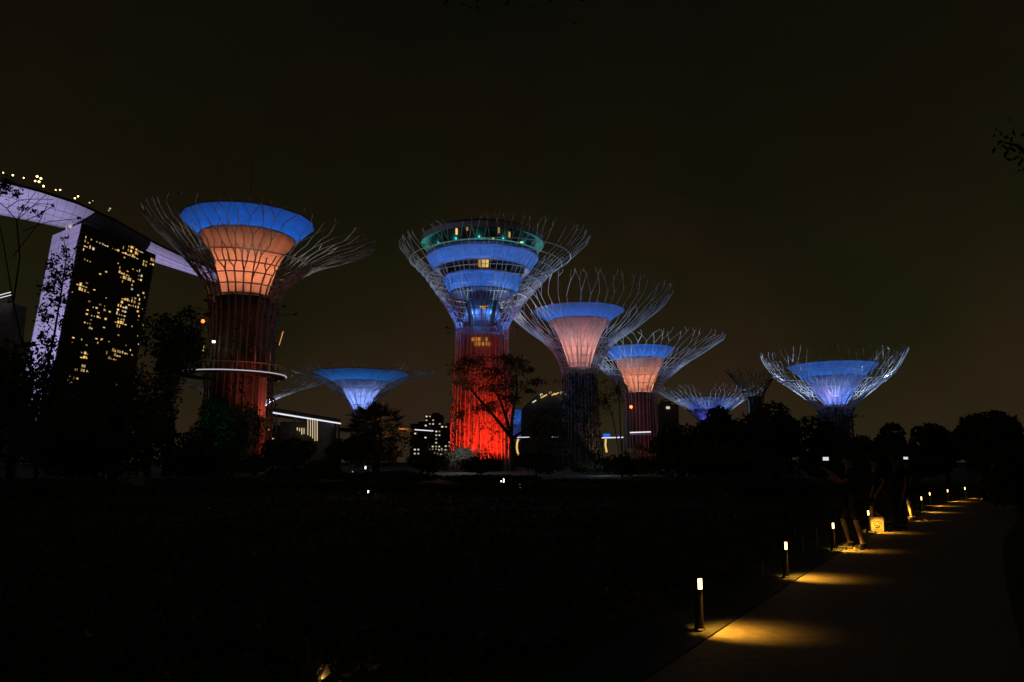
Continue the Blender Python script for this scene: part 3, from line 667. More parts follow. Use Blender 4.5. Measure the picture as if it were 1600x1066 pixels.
# sign
sg = thing('building_sign', 'small white lit sign with a square emblem and letters between two dark trees', 'sign', pt(509, 722, 380)); sg.location.z = 0
p = pt(509, 692, 380) - sg.location
mm = MB(); mm.box((p.x, p.y + .6, p.z / 2 + 1), (16, .4, p.z + 2.5)); mm.build('wall', M['dark_conc'], sg)
mm = MB(); mm.box(pt(502, 692.5, 380) - sg.location + Vector((0, .2, 0)), (1.3, .3, 1.5)); mm.build('emblem', M['signw'], sg)
cu = bpy.data.curves.new('letters', 'FONT'); cu.body = 'PwC'; cu.size = 1.9; cu.extrude = .08
ct = bpy.data.objects.new('tmp', cu); C.objects.link(ct); dg = bpy.context.evaluated_depsgraph_get(); me = bpy.data.meshes.new_from_object(ct.evaluated_get(dg)); bpy.data.objects.remove(ct)
me.materials.clear(); me.materials.append(M['signw']); lt = link('letters', me, sg, pt(505, 694, 380) - sg.location); lt.rotation_euler = (PI / 2, 0, 0)
# wavy roof with golden lights, right of the red trunk
wr = thing('shell_roof_hall', 'low shell roofed hall with small golden lights behind the dark tree', 'hall', (pt(850, 722, 300).x, 300, 0)); o_ = wr.location
mm = MB()
for i in range(13):
    x = 815 + 75 * i / 12; y = 640 - 26 * math.sin(PI * i / 12)
    p = pt(x, y, 300) - o_; mm.v += [p, p + Vector((0, 18, -3)), Vector((p.x, p.y + 18, 0)), Vector((p.x, p.y, 0))]
for i in range(12):
    for k in range(3): mm.f.append((i * 4 + k, i * 4 + k + 1, i * 4 + k + 5, i * 4 + k + 4))
    mm.f.append((i * 4 + 3, i * 4, i * 4 + 4, i * 4 + 7))
mm.build('shell', M['facade'], wr)
for x, y in ((845, 622), (849, 620), (862, 618), (867, 617), (832, 629), (880, 618)):
    p = pt(x, y, 298) - o_; mm = MB(); mm.tube([p, p + Vector((1.5, 0, .9))], .22, 5); mm.build('roof_light', M['yellow'] if 840 < x < 875 else M['winw'], wr)
for x, y in ((846, 617), (860, 614), (877, 614)):
    p = pt(x, y, 298) - o_; mm = MB(); mm.tube([p + Vector((.5 * math.cos(q), 0, .4 * math.sin(q))) for q in np.linspace(0, 4.5, 8)], .12, 4); mm.build('roof_hook', M['winw'], wr)
# second ring walkway pieces low behind the tree
wk = thing('aerial_walkway', 'low far walkway with thin white edge behind the dark tree', 'walkway', (pt(850, 722, 200).x, 200, 0)); o_ = wk.location
mm = MB(); mm.tube([pt(x, 683 + .002 * (x - 850) ** 2 * .2, 200) - o_ for x in np.linspace(808, 872, 12)], .09, 5); mm.build('edge_light', M['strip'], wk)
mm = MB(); a_, b_ = pt(806, 684.5, 201) - o_, pt(874, 684.5, 201) - o_; mm.box((a_ + b_) / 2, (b_.x - a_.x, 2, .4)); mm.build('deck', M['steel_dk'], wk)
mm = MB(); mm.tube([pt(x, y, 199) - o_ for x, y in ((810, 686), (808, 692), (807.5, 700), (809, 708), (812, 713))], .28, 6); mm.build('lit_column', M['yellow'], wk)
for x in (835, 866):
    mm = MB(); p = pt(x, 685, 201) - o_; mm.tube([(p.x, p.y, 0), p], .2, 6); mm.build('column', M['steel_dk'], wk)
pl = thing('plaza_canopy', 'low canopy with white lit edge and blue panel at the foot of the red trunk', 'canopy', (pt(985, 722, 172).x, 172, 0)); o_ = pl.location
for x0, x1, y, nm in ((984, 1017, 676, 'edge_light'), (938, 974, 684.5, 'edge_light')):
    mm = MB(); mm.tube([pt(x0, y, 172) - o_, pt(x1, y - 1, 172) - o_], .13, 5); mm.build(nm, M['strip'], pl)
for x0, x1, y0, y1 in ((943, 953, 678, 683), (961, 970, 676, 681), (984, 1017, 677.5, 680)):
    a_, b_ = pt(x0, y1, 172.5) - o_, pt(x1, y0, 172.5) - o_; mm = MB(); mm.box((a_ + b_) / 2, (b_.x - a_.x, .8, b_.z - a_.z)); mm.build('panel', M['bluepanel'] if x0 < 950 else M['hull'], pl)
for x in (941, 972, 986, 1015):
    p = pt(x, 684, 173) - o_; mm = MB(); mm.tube([(p.x, p.y, 0), p], .15, 6); mm.build('column', M['steel_dk'], pl)
mm = MB(); mm.tube([pt(946.5, 686, 171) - o_, pt(946, 696, 171) - o_, pt(948, 707, 171) - o_], .22, 6); mm.build('lit_column', M['yellow'], pl)

# ------------------------------------------------------------------ trees, palms and shrubs
def crown_pts(k, rx, ry, rz, rs, lobes=9, shell=.55):
    cs = rs.normal(size=(lobes, 3)); cs /= np.linalg.norm(cs, axis=1)[:, None]; cs *= rs.uniform(.35, .72, lobes)[:, None]; cs[:, 2] = cs[:, 2] * .8
    rr = rs.uniform(.30, .52, lobes); idx = rs.randint(0, lobes, k)
    v = rs.normal(size=(k, 3)); v /= np.linalg.norm(v, axis=1)[:, None]; rad = rs.uniform(shell, 1.05, k) ** .6
    p = cs[idx] + v * (rr[idx] * rad)[:, None]
    return p * np.array([rx, ry, rz]), v, cs * np.array([rx, ry, rz])
def tree(name, label, px0, d, top, wpx, leaf='leaf', k=3200, size=.28, seed=1, cat='tree', trunk_h=.35, flat=.55, grp='dark garden trees', ry=1., lobes=10, at=None, shell=.5):
    rs = np.random.RandomState(seed); rnd = random.Random(seed)
    b = pt(px0, 722, d); b.z = 0; ht = pt(px0, top, d).z; rx = wpx / 2 * d / F
    o = thing(name, label, cat, b, 0, grp)
    rz = min(ht * flat, ht * .5); zc = ht - rz * .98
    P_, V_, cs = crown_pts(k, rx, rx * ry, rz, rs, lobes, shell); P_[:, 2] += zc
    P_[:, 2] = np.maximum(P_[:, 2], .1)
    link('crown', quad_mesh('crown', leaf_quads(P_, V_ * .6, size, rs), M[leaf]), o)
    m = MB(); r0 = max(.08, ht * .022)
    m.tube([(0, 0, 0), (rnd.uniform(-.03, .03) * ht, 0, ht * .25), (rnd.uniform(-.05, .05) * ht, 0, zc)], r0 * 1.3, 7, r0 * .7)
    for c in cs: m.tube([(0, 0, max(.3, zc - rz * .6)), (c[0] * .5, c[1] * .5, zc + c[2] * .3 - rz * .1), (c[0], c[1], zc + c[2])], r0 * .5, 5, r0 * .12)
    m.build('trunk', M['bark'], o, True)
    return o
TR = [
 ('broadleaf_tree', 'dark broad tree at the far left edge below the neon lines', 18, 62, 515, 200, 'leaf', 4200, .30),
 ('broadleaf_tree', 'dark bushy tree in front of the hotel tower foot', 150, 72, 590, 200, 'leaf3', 5200, .30),
 ('broadleaf_tree', 'tall dark tree between the hotel tower and the largest tree tower', 262, 84, 470, 104, 'leaf', 3800, .30),
 ('broadleaf_tree', 'dark tree with ragged top at the right foot of the hotel tower', 232, 80, 548, 100, 'leaf3', 3600, .28),
 ('broadleaf_tree', 'deep green tree below the ring walkway', 340, 78, 594, 116, 'leaf2', 6500, .24),
 ('round_tree', 'dome shaped dark tree in front of the pavilion columns', 456, 88, 668, 96, 'leaf', 3600, .24),
 ('round_tree', 'small dark tree right of the lit sign', 528, 92, 668, 60, 'leaf', 2200, .22),
 ('broadleaf_tree', 'leafy tree with gaps right of the red trunk under the golden roof lights', 856, 100, 618, 84, 'leaf3', 2600, .26),
 ('round_tree', 'green lit bush tree at the foot of the leafy trunk', 918, 96, 716, 70, 'leaf2', 2600, .22),
 ('broadleaf_tree', 'dark tree below the red trunk tower on the right', 985, 84, 708, 70, 'leaf3', 2200, .26),
 ('broadleaf_tree', 'dark tree directly left of the low blue tree tower', 1066, 74, 640, 100, 'leaf', 3400, .28),
 ('broadleaf_tree', 'dark spreading tree in front of the low blue tree tower', 1135, 66, 622, 110, 'leaf', 4200, .28),
 ('broadleaf_tree', 'dark spreading tree below the unlit tree tower crown', 1210, 62, 622, 120, 'leaf3', 4200, .28),
 ('broadleaf_tree', 'dark tree under the lone blue tree tower', 1288, 60, 652, 110, 'leaf', 4000, .28),
 ('round_tree', 'round topped dark tree right of the lone blue tree tower', 1402, 56, 656, 76, 'leaf', 3400, .24),
 ('broadleaf_tree', 'dark low tree between the lone tower and the round topped tree', 1352, 62, 678, 90, 'leaf', 2800, .26),
 ('broadleaf_tree', 'dark tree with uneven top behind the far bollards', 1478, 52, 652, 100, 'leaf3', 3600, .26),
 ('broadleaf_tree', 'tall dark tree at the right edge beyond the path', 1578, 46, 628, 150, 'leaf', 4600, .26),
]
for i, (nm, lb_, px0, d, top, wpx, lf, k, sz) in enumerate(TR): tree(nm, lb_, px0, d, top, wpx, lf, k, sz, 40 + i, flat=.27 if i == 2 else .55)
# shrubs and hedges of the dark foreground
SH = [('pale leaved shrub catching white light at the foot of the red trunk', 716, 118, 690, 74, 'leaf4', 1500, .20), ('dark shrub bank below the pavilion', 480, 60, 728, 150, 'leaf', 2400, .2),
      ('dark shrub bank under the spiky palm', 610, 58, 736, 170, 'leaf3', 2600, .2), ('dark shrub bank in front of the red trunk', 760, 60, 742, 180, 'leaf', 2600, .2),
      ('dark shrub bank in front of the leafy trunk', 905, 58, 752, 150, 'leaf2', 2600, .2), ('dark shrub bank left of the first bollards', 1040, 40, 748, 200, 'leaf', 2800, .18),
      ('dark hedge under the left trees', 150, 50, 640, 340, 'leaf3', 6500, .22), ('dark hedge below the ring walkway pylon', 320, 56, 690, 150, 'leaf', 2800, .2),
      ('dark hedge behind the standing people', 1210, 36, 742, 240, 'leaf', 3400, .16), ('tall dark hedge on the right verge of the path', 1590, 24, 700, 150, 'leaf3', 3200, .14),
      ('broad dark shrub below the white lamps of the palm clump', 560, 42, 752, 260, 'leaf', 3000, .16), ('broad dark shrub below the green lit tree', 330, 40, 744, 260, 'leaf3', 3000, .16), ('broad dark shrub at the lower left edge', 70, 36, 748, 300, 'leaf', 3000, .15),
      ('broad dark shrub below the umbrella shaped tree', 790, 40, 756, 240, 'leaf3', 3000, .16), ('broad dark shrub below the green lit bush tree', 960, 38, 762, 220, 'leaf', 3000, .15),
      ('ragged dark shrub at the left foot of the red trunk', 668, 84, 704, 70, 'leaf', 2200, .22), ('ragged dark shrub across the middle of the red trunk foot', 752, 82, 706, 74, 'leaf3', 2200, .22), ('ragged dark shrub below the golden lit column', 838, 80, 700, 86, 'leaf', 2400, .22),
      ('ragged dark shrub right of the leafy trunk foot', 972, 78, 712, 90, 'leaf', 2400, .22), ('ragged dark shrub at the foot of the walkway pylon', 400, 80, 706, 60, 'leaf2', 2000, .2), ('ragged dark shrub between the dome tree and the palm clump', 505, 76, 716, 90, 'leaf3', 2200, .2),
      ('long dark hedge under the trees right of the leafy trunk', 1130, 54, 690, 260, 'leaf', 5000, .2), ('long dark hedge under the round topped tree', 1370, 46, 694, 240, 'leaf3', 5000, .18)]
for i, (lb_, px0, d, top, wpx, lf, k, sz) in enumerate(SH): tree('shrub', lb_, px0, d, top, wpx, lf, k, sz, 90 + i, 'shrub', flat=.52, grp='dark shrubs', ry=.6, lobes=16)
# low planting that fills the dark ground between the path and the trees
rs = np.random.RandomState(21); Y = 5.5 + 44 * rs.uniform(0, 1, 60000) ** 1.25; X = rs.uniform(-.95, .85, 60000) * (Y + 2)
lx = np.interp(Y, [p.y for p in line], [p.x for p in line]); keep = (X < lx - .7) | (X > lx + 4.2)
X, Y, lx = X[keep], Y[keep], lx[keep]
hz = np.array([noise.noise(Vector((x * .16, y * .16, 3))) * .6 + noise.noise(Vector((x * .5, y * .5, 9))) * .25 for x, y in zip(X, Y)])
hz = np.clip(.10 + hz * 1.3, .03, 1.0) * np.clip((Y - 4) / 20, .08, 1) * np.clip(np.abs(lx - X) / 4, .1, 1)
P_ = np.stack([X, Y, hz * rs.uniform(.15, 1, len(X)) + .03], 1)
link('ground_cover', quad_mesh('ground_cover', leaf_quads(P_, np.tile([0, 0, .7], (len(X), 1)), .085, rs), M['leaf3']), kind='stuff')
# spiky fan palm clump, orange light behind its top right
def palm(label, px0, d, top, wpx, n, seed, leaf='leaf3', th=.55):
    rnd = random.Random(seed); b = pt(px0, 722, d); b.z = 0; ht = pt(px0, top, d).z; R_ = wpx / 2 * d / F
    o = thing('fan_palm', label, 'palm', b, 0, 'garden palms'); zc = ht * th
    m = MB(); m.tube([(0, 0, 0), (.1, 0, zc * .5), (0, 0, zc)], .3, 8, .22); m.build('trunk', M['bark'], o, True)
    for i in range(n):
        a = rnd.uniform(0, 2 * PI); e = rnd.uniform(-.35, 1.5); l = rnd.uniform(.8, 1.05); m = MB()
        dv = Vector((math.cos(a) * math.cos(e) * R_, math.sin(a) * math.cos(e) * R_, math.sin(e) * (ht - zc))) * l
        m.tube([Vector((0, 0, zc)), Vector((0, 0, zc)) + dv * .6], .03, 4)
        c = Vector((0, 0, zc)) + dv * .58; t = dv.normalized(); sd = t.cross(Vector((rnd.uniform(-.4, .4), rnd.uniform(-.4, .4), 1))).normalized()
        for j in range(13):
            q = (j - 6) / 6 * 1.25; dirv = (t * math.cos(q) + sd * math.sin(q)); ln = dv.length * .45 * (1 - .25 * abs(j - 6) / 6)
            wv = t.cross(sd) * .02 + (sd * math.cos(q) - t * math.sin(q)) * .07; tip = c + dirv * ln + Vector((0, 0, -.08 * ln))
            mid = c + dirv * ln * .5; m.poly([c, mid + wv, tip, mid - wv])
        m.build('frond', M[leaf], o)
    return o
pm = palm('round spiky fan palm with orange lit top left of the red trunk', 585, 92, 622, 132, 64, 5)
lamp('palm_uplight', 'POINT', pm.location + Vector((3.0, 4.5, 8.6)), (1, .33, .06), 700, .2)
tree('broadleaf_tree', 'dark undergrowth tree inside the spiky fan palm clump', 590, 94, 650, 130, 'leaf3', 4200, .26, 77)
palm('small brown lit fan palm at the foot of the dark red trunk', 998, 90, 690, 60, 26, 9)
lamp('palm_uplight', 'POINT', pt(1002, 716, 86), (1, .45, .25), 60, .2)
lamp('shrub_light', 'POINT', pt(716, 716, 112) + Vector((.5, -1, 2.)), (.8, .95, 1), 330, .2)
lamp('shrub_light', 'POINT', pt(941, 742, 90) + Vector((0, -.5, 1.6)), (.6, .95, 1), 80, .15)
lamp('shrub_light', 'POINT', pt(345, 640, 70), (.2, 1, .45), 60, .3)

# umbrella shaped tree in front of the red trunk, made of limbs and separate clumps
d = 98.
b = pt(802, 722, d); b.z = 0
um = thing('umbrella_tree', 'dark forked tree with separate leaf clumps in front of the red trunk', 'tree', b, 0, 'dark garden trees')
m = MB()
for pts_, r0, r1 in ((((802, 735), (801, 705), (799, 682)), .42, .32), (((799, 684), (770, 648), (735, 608), (727, 590)), .26, .08), (((800, 684), (790, 650), (780, 622), (765, 600)), .24, .08),
                     (((799, 684), (800, 650), (808, 610), (806, 575)), .22, .07), (((800, 686), (825, 668), (850, 652)), .22, .07), (((770, 648), (757, 640), (748, 632)), .1, .05), (((790, 650), (800, 625), (828, 596)), .1, .04)):
    m.tube([pt(x, y, d + (.8 * math.sin(x * .3) if y < 680 else 0)) - b for x, y in pts_], r0, 7, r1)
m.build('trunk', M['bark'], um, True)
rs = np.random.RandomState(5)
for (x, y, wx, hy) in ((714, 578, 16, 16), (745, 562, 24, 14), (722, 598, 14, 9), (770, 585, 26, 14), (798, 570, 22, 18), (792, 598, 24, 16), (757, 607, 20, 10), (765, 636, 15, 13), (824, 577, 11, 8), (836, 598, 14, 10), (826, 612, 9, 6), (800, 622, 18, 14), (718, 650, 9, 12), (785, 560, 14, 10), (850, 652, 14, 8), (731, 606, 8, 6), (748, 638, 9, 7)):
    c = np.array(pt(x, y, d + rs.uniform(-2, 2)) - b); k = int(wx * hy * 1.6)
    v = rs.normal(size=(k, 3)); off = rs.uniform(-.5, .5, (5, 3)); rad = .42
    P_ = c + (v * rad + off[rs.randint(0, 5, k)]) * np.array([wx * 1.15, (wx + hy) / 2, hy * .8]) * d / F
    link('leaf_clump', quad_mesh('leaf_clump', leaf_quads(P_, v * .5, .2, rs), M['leaf']), um, kind='stuff')
# slim trees beside T4
for lb_, pp_ in (('slim bare tree leaning left in front of the dark red trunk', ((968, 740), (966, 700), (958, 655), (945, 615))), ('slim straight tree in front of the dark red trunk', ((972, 740), (970, 690), (968, 640), (966, 596)))):
    b = pt(pp_[0][0], 722, 92); b.z = 0; st = thing('slim_tree', lb_, 'tree', b, 0, 'dark garden trees'); m = MB(); m.tube([Vector((0, 0, 0))] + [pt(x, y, 92) - b for x, y in pp_[1:]], .12, 6, .05); m.build('trunk', M['bark'], st)
    x, y = pp_[-1]; c = np.array(pt(x, y + 14, 92) - b); k = 420; v = rs.normal(size=(k, 3)); v /= np.linalg.norm(v, axis=1)[:, None]
    link('crown', quad_mesh('crown', leaf_quads(c + v * rs.uniform(.1, 1, k)[:, None] * np.array([1.5, 1.5, 2.2]), v, .16, rs), M['leaf']), st)

# bare branched tree close by on the left, against the lilac hull and end wall
d = 30.
b = pt(58, 722, d); b.z = 0
nb = thing('sparse_tree', 'nearby sparse tree whose bare twigs cross the lilac roof and end wall', 'tree', b)
m = MB(); rnd = random.Random(4)
limbs = [((58, 760), (62, 680), (70, 600), (84, 520), (96, 450), (104, 400), (100, 372)), ((70, 600), (95, 560), (112, 500), (116, 440), (118, 392)), ((66, 640), (40, 560), (20, 470), (5, 380), (-8, 320), (10, 285)), ((20, 470), (30, 400), (26, 345), (10, 326), (-10, 310)),
         ((26, 345), (40, 322), (58, 298)), ((26, 345), (44, 328), (75, 303)), ((10, 326), (30, 312), (55, 311), (82, 313)), ((40, 330), (60, 318), (82, 320)), ((40, 345), (60, 336), (82, 321)), ((34, 360), (78, 347), (124, 341)), ((20, 400), (60, 348), (76, 318)),
         ((96, 450), (84, 420), (80, 392)), ((104, 420), (112, 402), (120, 388)), ((84, 520), (70, 500), (62, 470)), ((90, 480), (110, 460), (124, 430)), ((95, 560), (80, 540), (64, 545)), ((70, 600), (66, 570), (74, 540)), ((150, 330), (165, 338), (182, 352)), ((118, 392), (130, 350), (150, 330), (176, 345)), ((82, 545), (96, 530), (100, 500))]
for k, l in enumerate(limbs):
    pts_ = [pt(x + rnd.uniform(-1.5, 1.5), y + rnd.uniform(-1.5, 1.5), d + 1.2 * math.sin(k * 1.7) * (0 if y > 590 else 1)) - b for x, y in l]
    if k == 0: pts_[0] = Vector((0, 0, 0))
    th = .075 if k == 0 else (.035 if len(l) > 4 else .018)
    m.tube(pts_, th, 5, .012)
m.build('trunk', M['bark'], nb, True)
def leafblade(c, L_, W_, rs_):
    a = Vector(rs_.normal(size=3)).normalized(); s = a.cross(Vector(rs_.normal(size=3))).normalized(); n_ = a.cross(s); c = Vector(c)
    return [c - a * L_ / 2, c - a * L_ * .1 + s * W_ / 2 + n_ * .01, c + a * L_ / 2, c - a * L_ * .1 - s * W_ / 2 + n_ * .01]
mm = MB(); rs = np.random.RandomState(8)
spots = [(8, 292, 14, 14, 60), (25, 300, 8, 8, 20), (27, 303, 5, 4, 8), (35, 325, 8, 5, 10), (100, 372, 6, 5, 7), (90, 405, 14, 10, 18), (85, 440, 14, 16, 60), (100, 430, 14, 14, 40), (92, 470, 16, 14, 60), (75, 500, 12, 14, 30), (100, 505, 12, 12, 50), (78, 535, 14, 10, 40), (98, 548, 10, 14, 50), (72, 560, 8, 10, 20), (60, 334, 6, 4, 8), (52, 331, 5, 3, 6), (120, 388, 4, 5, 6), (82, 320, 3, 3, 4), (124, 341, 3, 2, 5), (112, 470, 8, 20, 40), (90, 575, 24, 14, 90), (120, 540, 14, 30, 60), (80, 415, 10, 10, 30), (74, 452, 10, 14, 36), (70, 486, 12, 14, 30), (66, 522, 10, 14, 26), (102, 395, 8, 10, 14), (112, 420, 8, 14, 26), (60, 590, 30, 16, 90)]
for x, y, wx, hy, k in spots:
    for _ in range(int(k * 1.7)):
        mm.poly(leafblade(pt(x + rs.normal() * wx * .5, y + rs.normal() * hy * .5, d + rs.normal() * .8) - b, rs.uniform(.11, .26), rs.uniform(.06, .14), rs))
mm.build('foliage', M['leaf'], nb, kind='stuff')
# leafy tree filling over the hotel's lower windows
tw = tree('broadleaf_tree', 'loose leafed tree in front of the middle of the hotel tower', 178, 46, 470, 130, 'leaf', 1500, .14, 61, shell=.2)

# ------------------------------------------------------------------ bollards with light pools
bm0 = thing('path_bollard', 'x', 'bollard', bol[0], 0, 'lit bollards along the path')
def bparts(rz_dir):
    h = .50; m = MB(); m.lathe([(.001, 0), (.06, 0), (.06, .02), (.043, .03), (.040, .39)], 16); m.build('post', M['boll'], bm0, False)
    m = MB(); m.lathe([(.044, .49), (.047, .50), (.047, .53), (.042, .545), (.001, .55)], 16); m.build('cap', M['boll'], bm0)
    m = MB(); m.lathe([(.041, .39), (.041, .49)], 12, a0=-1.75, a1=1.7); m.build('lens', M['lens'], bm0, True)
    m = MB(); m.lathe([(.043, .39), (.043, .49)], 10, a0=1.7, a1=2 * PI - 1.75); m.build('back_shield', M['boll'], bm0, True)
    m = MB(); m.lathe([(.001, .395), (.040, .395)], 12); m.build('reflector', M['boll'], bm0)
bparts(0)
BL = ['nearest lit bollard, left of the largest pool of amber light', 'second lit bollard from the camera beside its amber pool', 'lit bollard just left of the person in white soled sneakers', 'bollard behind the cream paper bag, hidden by legs', 'bollard behind the fourth pool of light', 'small lit bollard by the far standing leg',
      'lit bollard leftmost of the three distant ones', 'lit bollard in the middle of the three distant ones', 'farthest lit bollard at the end of the path']
for i, p in enumerate(bol):
    if i == 0: o = bm0
    else:
        o = bm0.copy(); C.objects.link(o)
        for ch in list(bm0.children):
            if ch.type == 'MESH': c = ch.copy(); C.objects.link(c); c.parent = o
    o.location = p; o['label'] = BL[i]
dirs = offs(line, 1.)
for i, p in enumerate(bol):
    o = [q for q in bpy.data.objects if q.name.startswith('path_bollard') and (q.location - p).length < 1e-4][0]
    nv = (dirs[i + 3] - p)
    lamp('bollard_light', 'SPOT', Vector((.078, -.03, .44)), (1, .50, .05), 40, .02, o, Vector((.26, -.03, 0)), 104, 1.)

# ------------------------------------------------------------------ people
def skin_mesh(name, verts, edges, radii, mt, parent, root_i=0, sub=1):
    me = bpy.data.meshes.new(name); me.from_pydata([tuple(v) for v in verts], edges, []); me.update()
    o = link(name, me, parent); sk = o.modifiers.new('skin', 'SKIN'); sk.use_smooth_shade = True
    for i, r in enumerate(radii):
        sv = me.skin_vertices[0].data[i]; rr = r if isinstance(r, tuple) else (r, r); sv.radius = rr; sv.use_root = (i == root_i)
    if sub: s_ = o.modifiers.new('sub', 'SUBSURF'); s_.levels = sub; s_.render_levels = sub
    me.materials.append(mt); return o
def person(label, loc, rz, pose=None, skin='skin', top='black', bottom='black', short=True, shoe='canvas', sole='rubber', sc=1., legs=True, sleeve=True, hair_len=0, grp=None):
    J = dict(pel=(0, 0, .96), wai=(0, 0, 1.10), che=(0, .0, 1.32), nek=(0, .01, 1.50), hed=(0, .03, 1.60), crn=(0, .02, 1.70), nos=(0, .125, 1.605),
             hiL=(.09, 0, .91), hiR=(-.09, 0, .91), knL=(.10, .02, .50), knR=(-.10, .02, .50), anL=(.10, -.02, .09), anR=(-.10, -.02, .09), toL=(.11, .13, .035), toR=(-.11, .13, .035),
             shL=(.18, -.01, 1.42), shR=(-.18, -.01, 1.42), elL=(.23, -.03, 1.13), elR=(-.23, -.03, 1.13), wrL=(.23, .05, .89), wrR=(-.23, .05, .89))
    J.update(pose or {}); J = {k: Vector(v) * sc for k, v in J.items()}
    o = thing('person', label, 'person', loc, rz, grp)
    names = list(J); idx = {k: i for i, k in enumerate(names)}; V = [J[k] for k in names]
    Rr = dict(pel=(.15, .11), wai=(.13, .10), che=(.155, .11), nek=.055, hed=(.078, .092), crn=(.06, .07), nos=.014, hiL=.085, hiR=.085, knL=.056, knR=.056, anL=.036, anR=.036, toL=.03, toR=.03, shL=.055, shR=.055, elL=.04, elR=.04, wrL=.026, wrR=.026)
    rad = [tuple(q * sc for q in (Rr[k] if isinstance(Rr[k], tuple) else (Rr[k], Rr[k]))) for k in names]
    E = [(idx[a], idx[b]) for a, b in (('pel', 'wai'), ('wai', 'che'), ('che', 'nek'), ('nek', 'hed'), ('hed', 'crn'), ('hed', 'nos'), ('pel', 'hiL'), ('pel', 'hiR'), ('hiL', 'knL'), ('hiR', 'knR'), ('knL', 'anL'), ('knR', 'anR'), ('anL', 'toL'), ('anR', 'toR'), ('che', 'shL'), ('che', 'shR'), ('shL', 'elL'), ('shR', 'elR'), ('elL', 'wrL'), ('elR', 'wrR'))]
    for s_ in 'LR':       # calf bulge, palms and five fingers
        k, a = J['kn' + s_], J['an' + s_]; 
        w_, e_ = J['wr' + s_], J['el' + s_]; t = (w_ - e_).normalized(); sd = t.cross(Vector((0, 0, 1)) if abs(t.z) < .8 else Vector((0, 1, 0))).normalized(); nn = t.cross(sd)
        V.append(w_ + t * .07 * sc); rad.append((.034 * sc, .018 * sc)); pi_ = len(V) - 1; E.append((idx['wr' + s_], pi_))
        for f, (o1, ln) in enumerate(((-.03, .055), (-.01, .075), (.01, .08), (.03, .07), (.045, .05))):
            st = (t * (.10 if f < 4 else .04) + sd * o1) * sc + w_; V.append(st); rad.append((.0095 * sc,) * 2); E.append((pi_ if f < 4 else idx['wr' + s_], len(V) - 1))
            V.append(st + (t * ln * .55 + (sd * .02 if f == 4 else nn * .008)) * sc); rad.append((.0085 * sc,) * 2); E.append((len(V) - 2, len(V) - 1))
            V.append(st + (t * ln + (sd * .025 if f == 4 else nn * .028)) * sc); rad.append((.007 * sc,) * 2); E.append((len(V) - 2, len(V) - 1))
    # split the shins for a calf
    for s_ in 'LR':
        k, a = idx['kn' + s_], idx['an' + s_]; E.remove((k, a)); V.append(V[k].lerp(V[a], .32) + Vector((0, -.012, 0)) * sc); rad.append((.056 * sc, .060 * sc)); c = len(V) - 1; E += [(k, c), (c, a)]
    skin_mesh('body', V, E, rad, M[skin], o, idx['pel'])
    g_ = .018 * sc
    tv = ['pel', 'wai', 'che', 'nek', 'shL', 'elL', 'shR', 'elR']; tV = [J[k] for k in tv]; tV[3] = J['che'].lerp(J['nek'], .6); tV[5] = J['shL'].lerp(J['elL'], .75); tV[7] = J['shR'].lerp(J['elR'], .75)
    skin_mesh('shirt', tV, [(0, 1), (1, 2), (2, 3), (2, 4), (4, 5), (2, 6), (6, 7)], [tuple(q * sc + g_ for q in r) for r in ((.15, .115), (.14, .105), (.155, .115), (.06, .06), (.06, .06), (.055, .055), (.06, .06), (.055, .055))], M[top], o, 1)
    bv = [J['pel'], J['hiL'], J['knL'], J['hiR'], J['knR']]; br = [(.15, .115), (.09, .09), (.075, .08), (.09, .09), (.075, .08)]; be = [(0, 1), (1, 2), (0, 3), (3, 4)]
    if not short: bv += [J['anL'] + Vector((0, 0, .03)), J['anR'] + Vector((0, 0, .03))]; br += [(.055, .055)] * 2; be += [(2, 5), (4, 6)]
    skin_mesh('shorts' if short else 'trousers', bv, be, [tuple(q * sc + g_ for q in r) for r in br], M[bottom], o, 0)
    m = MB(); hc = J['hed'] + Vector((0, -.012, .045)) * sc
    for i in range(7):
        th = i / 6 * PI * (.52 if not hair_len else .62); zr = .112 * math.cos(th)
        for k in range(14):
            q = 2 * PI * k / 14; fr = max(0, math.sin(q)); r_ = .094 * math.sin(th) + .001
            m.v.append(hc + Vector((r_ * math.cos(q), r_ * 1.1 * math.sin(q) - .004, zr + (.02 * fr if i > 3 else 0) - (hair_len * (1 - fr) if i == 6 else 0))) * sc)
    for i in range(6):
        for k in range(14): m.f.append((i * 14 + k, i * 14 + (k + 1) % 14, (i + 1) * 14 + (k + 1) % 14, (i + 1) * 14 + k))
    m.build('hair', M['hair'], o, True)
    for s_ in (-1, 1):
        m = MB(); m.lathe([(.001, -.012), (.010, -.006), (.012, 0), (.010, .006), (.001, .012)], 8, J['hed'] + Vector((s_ * .032, .088, .025)) * sc); m.build('eye', M['eye'], o, True)
        m = MB(); m.lathe([(.004, -.03), (.016, -.015), (.018, .012), (.006, .03)], 6, J['hed'] + Vector((s_ * .085, -.005, .01)) * sc); m.build('ear', M[skin], o, True)
    m = MB(); m.box(J['hed'] + Vector((0, .10, -.035)) * sc, (.04, .012, .012)); m.build('mouth', M['skin2'], o)
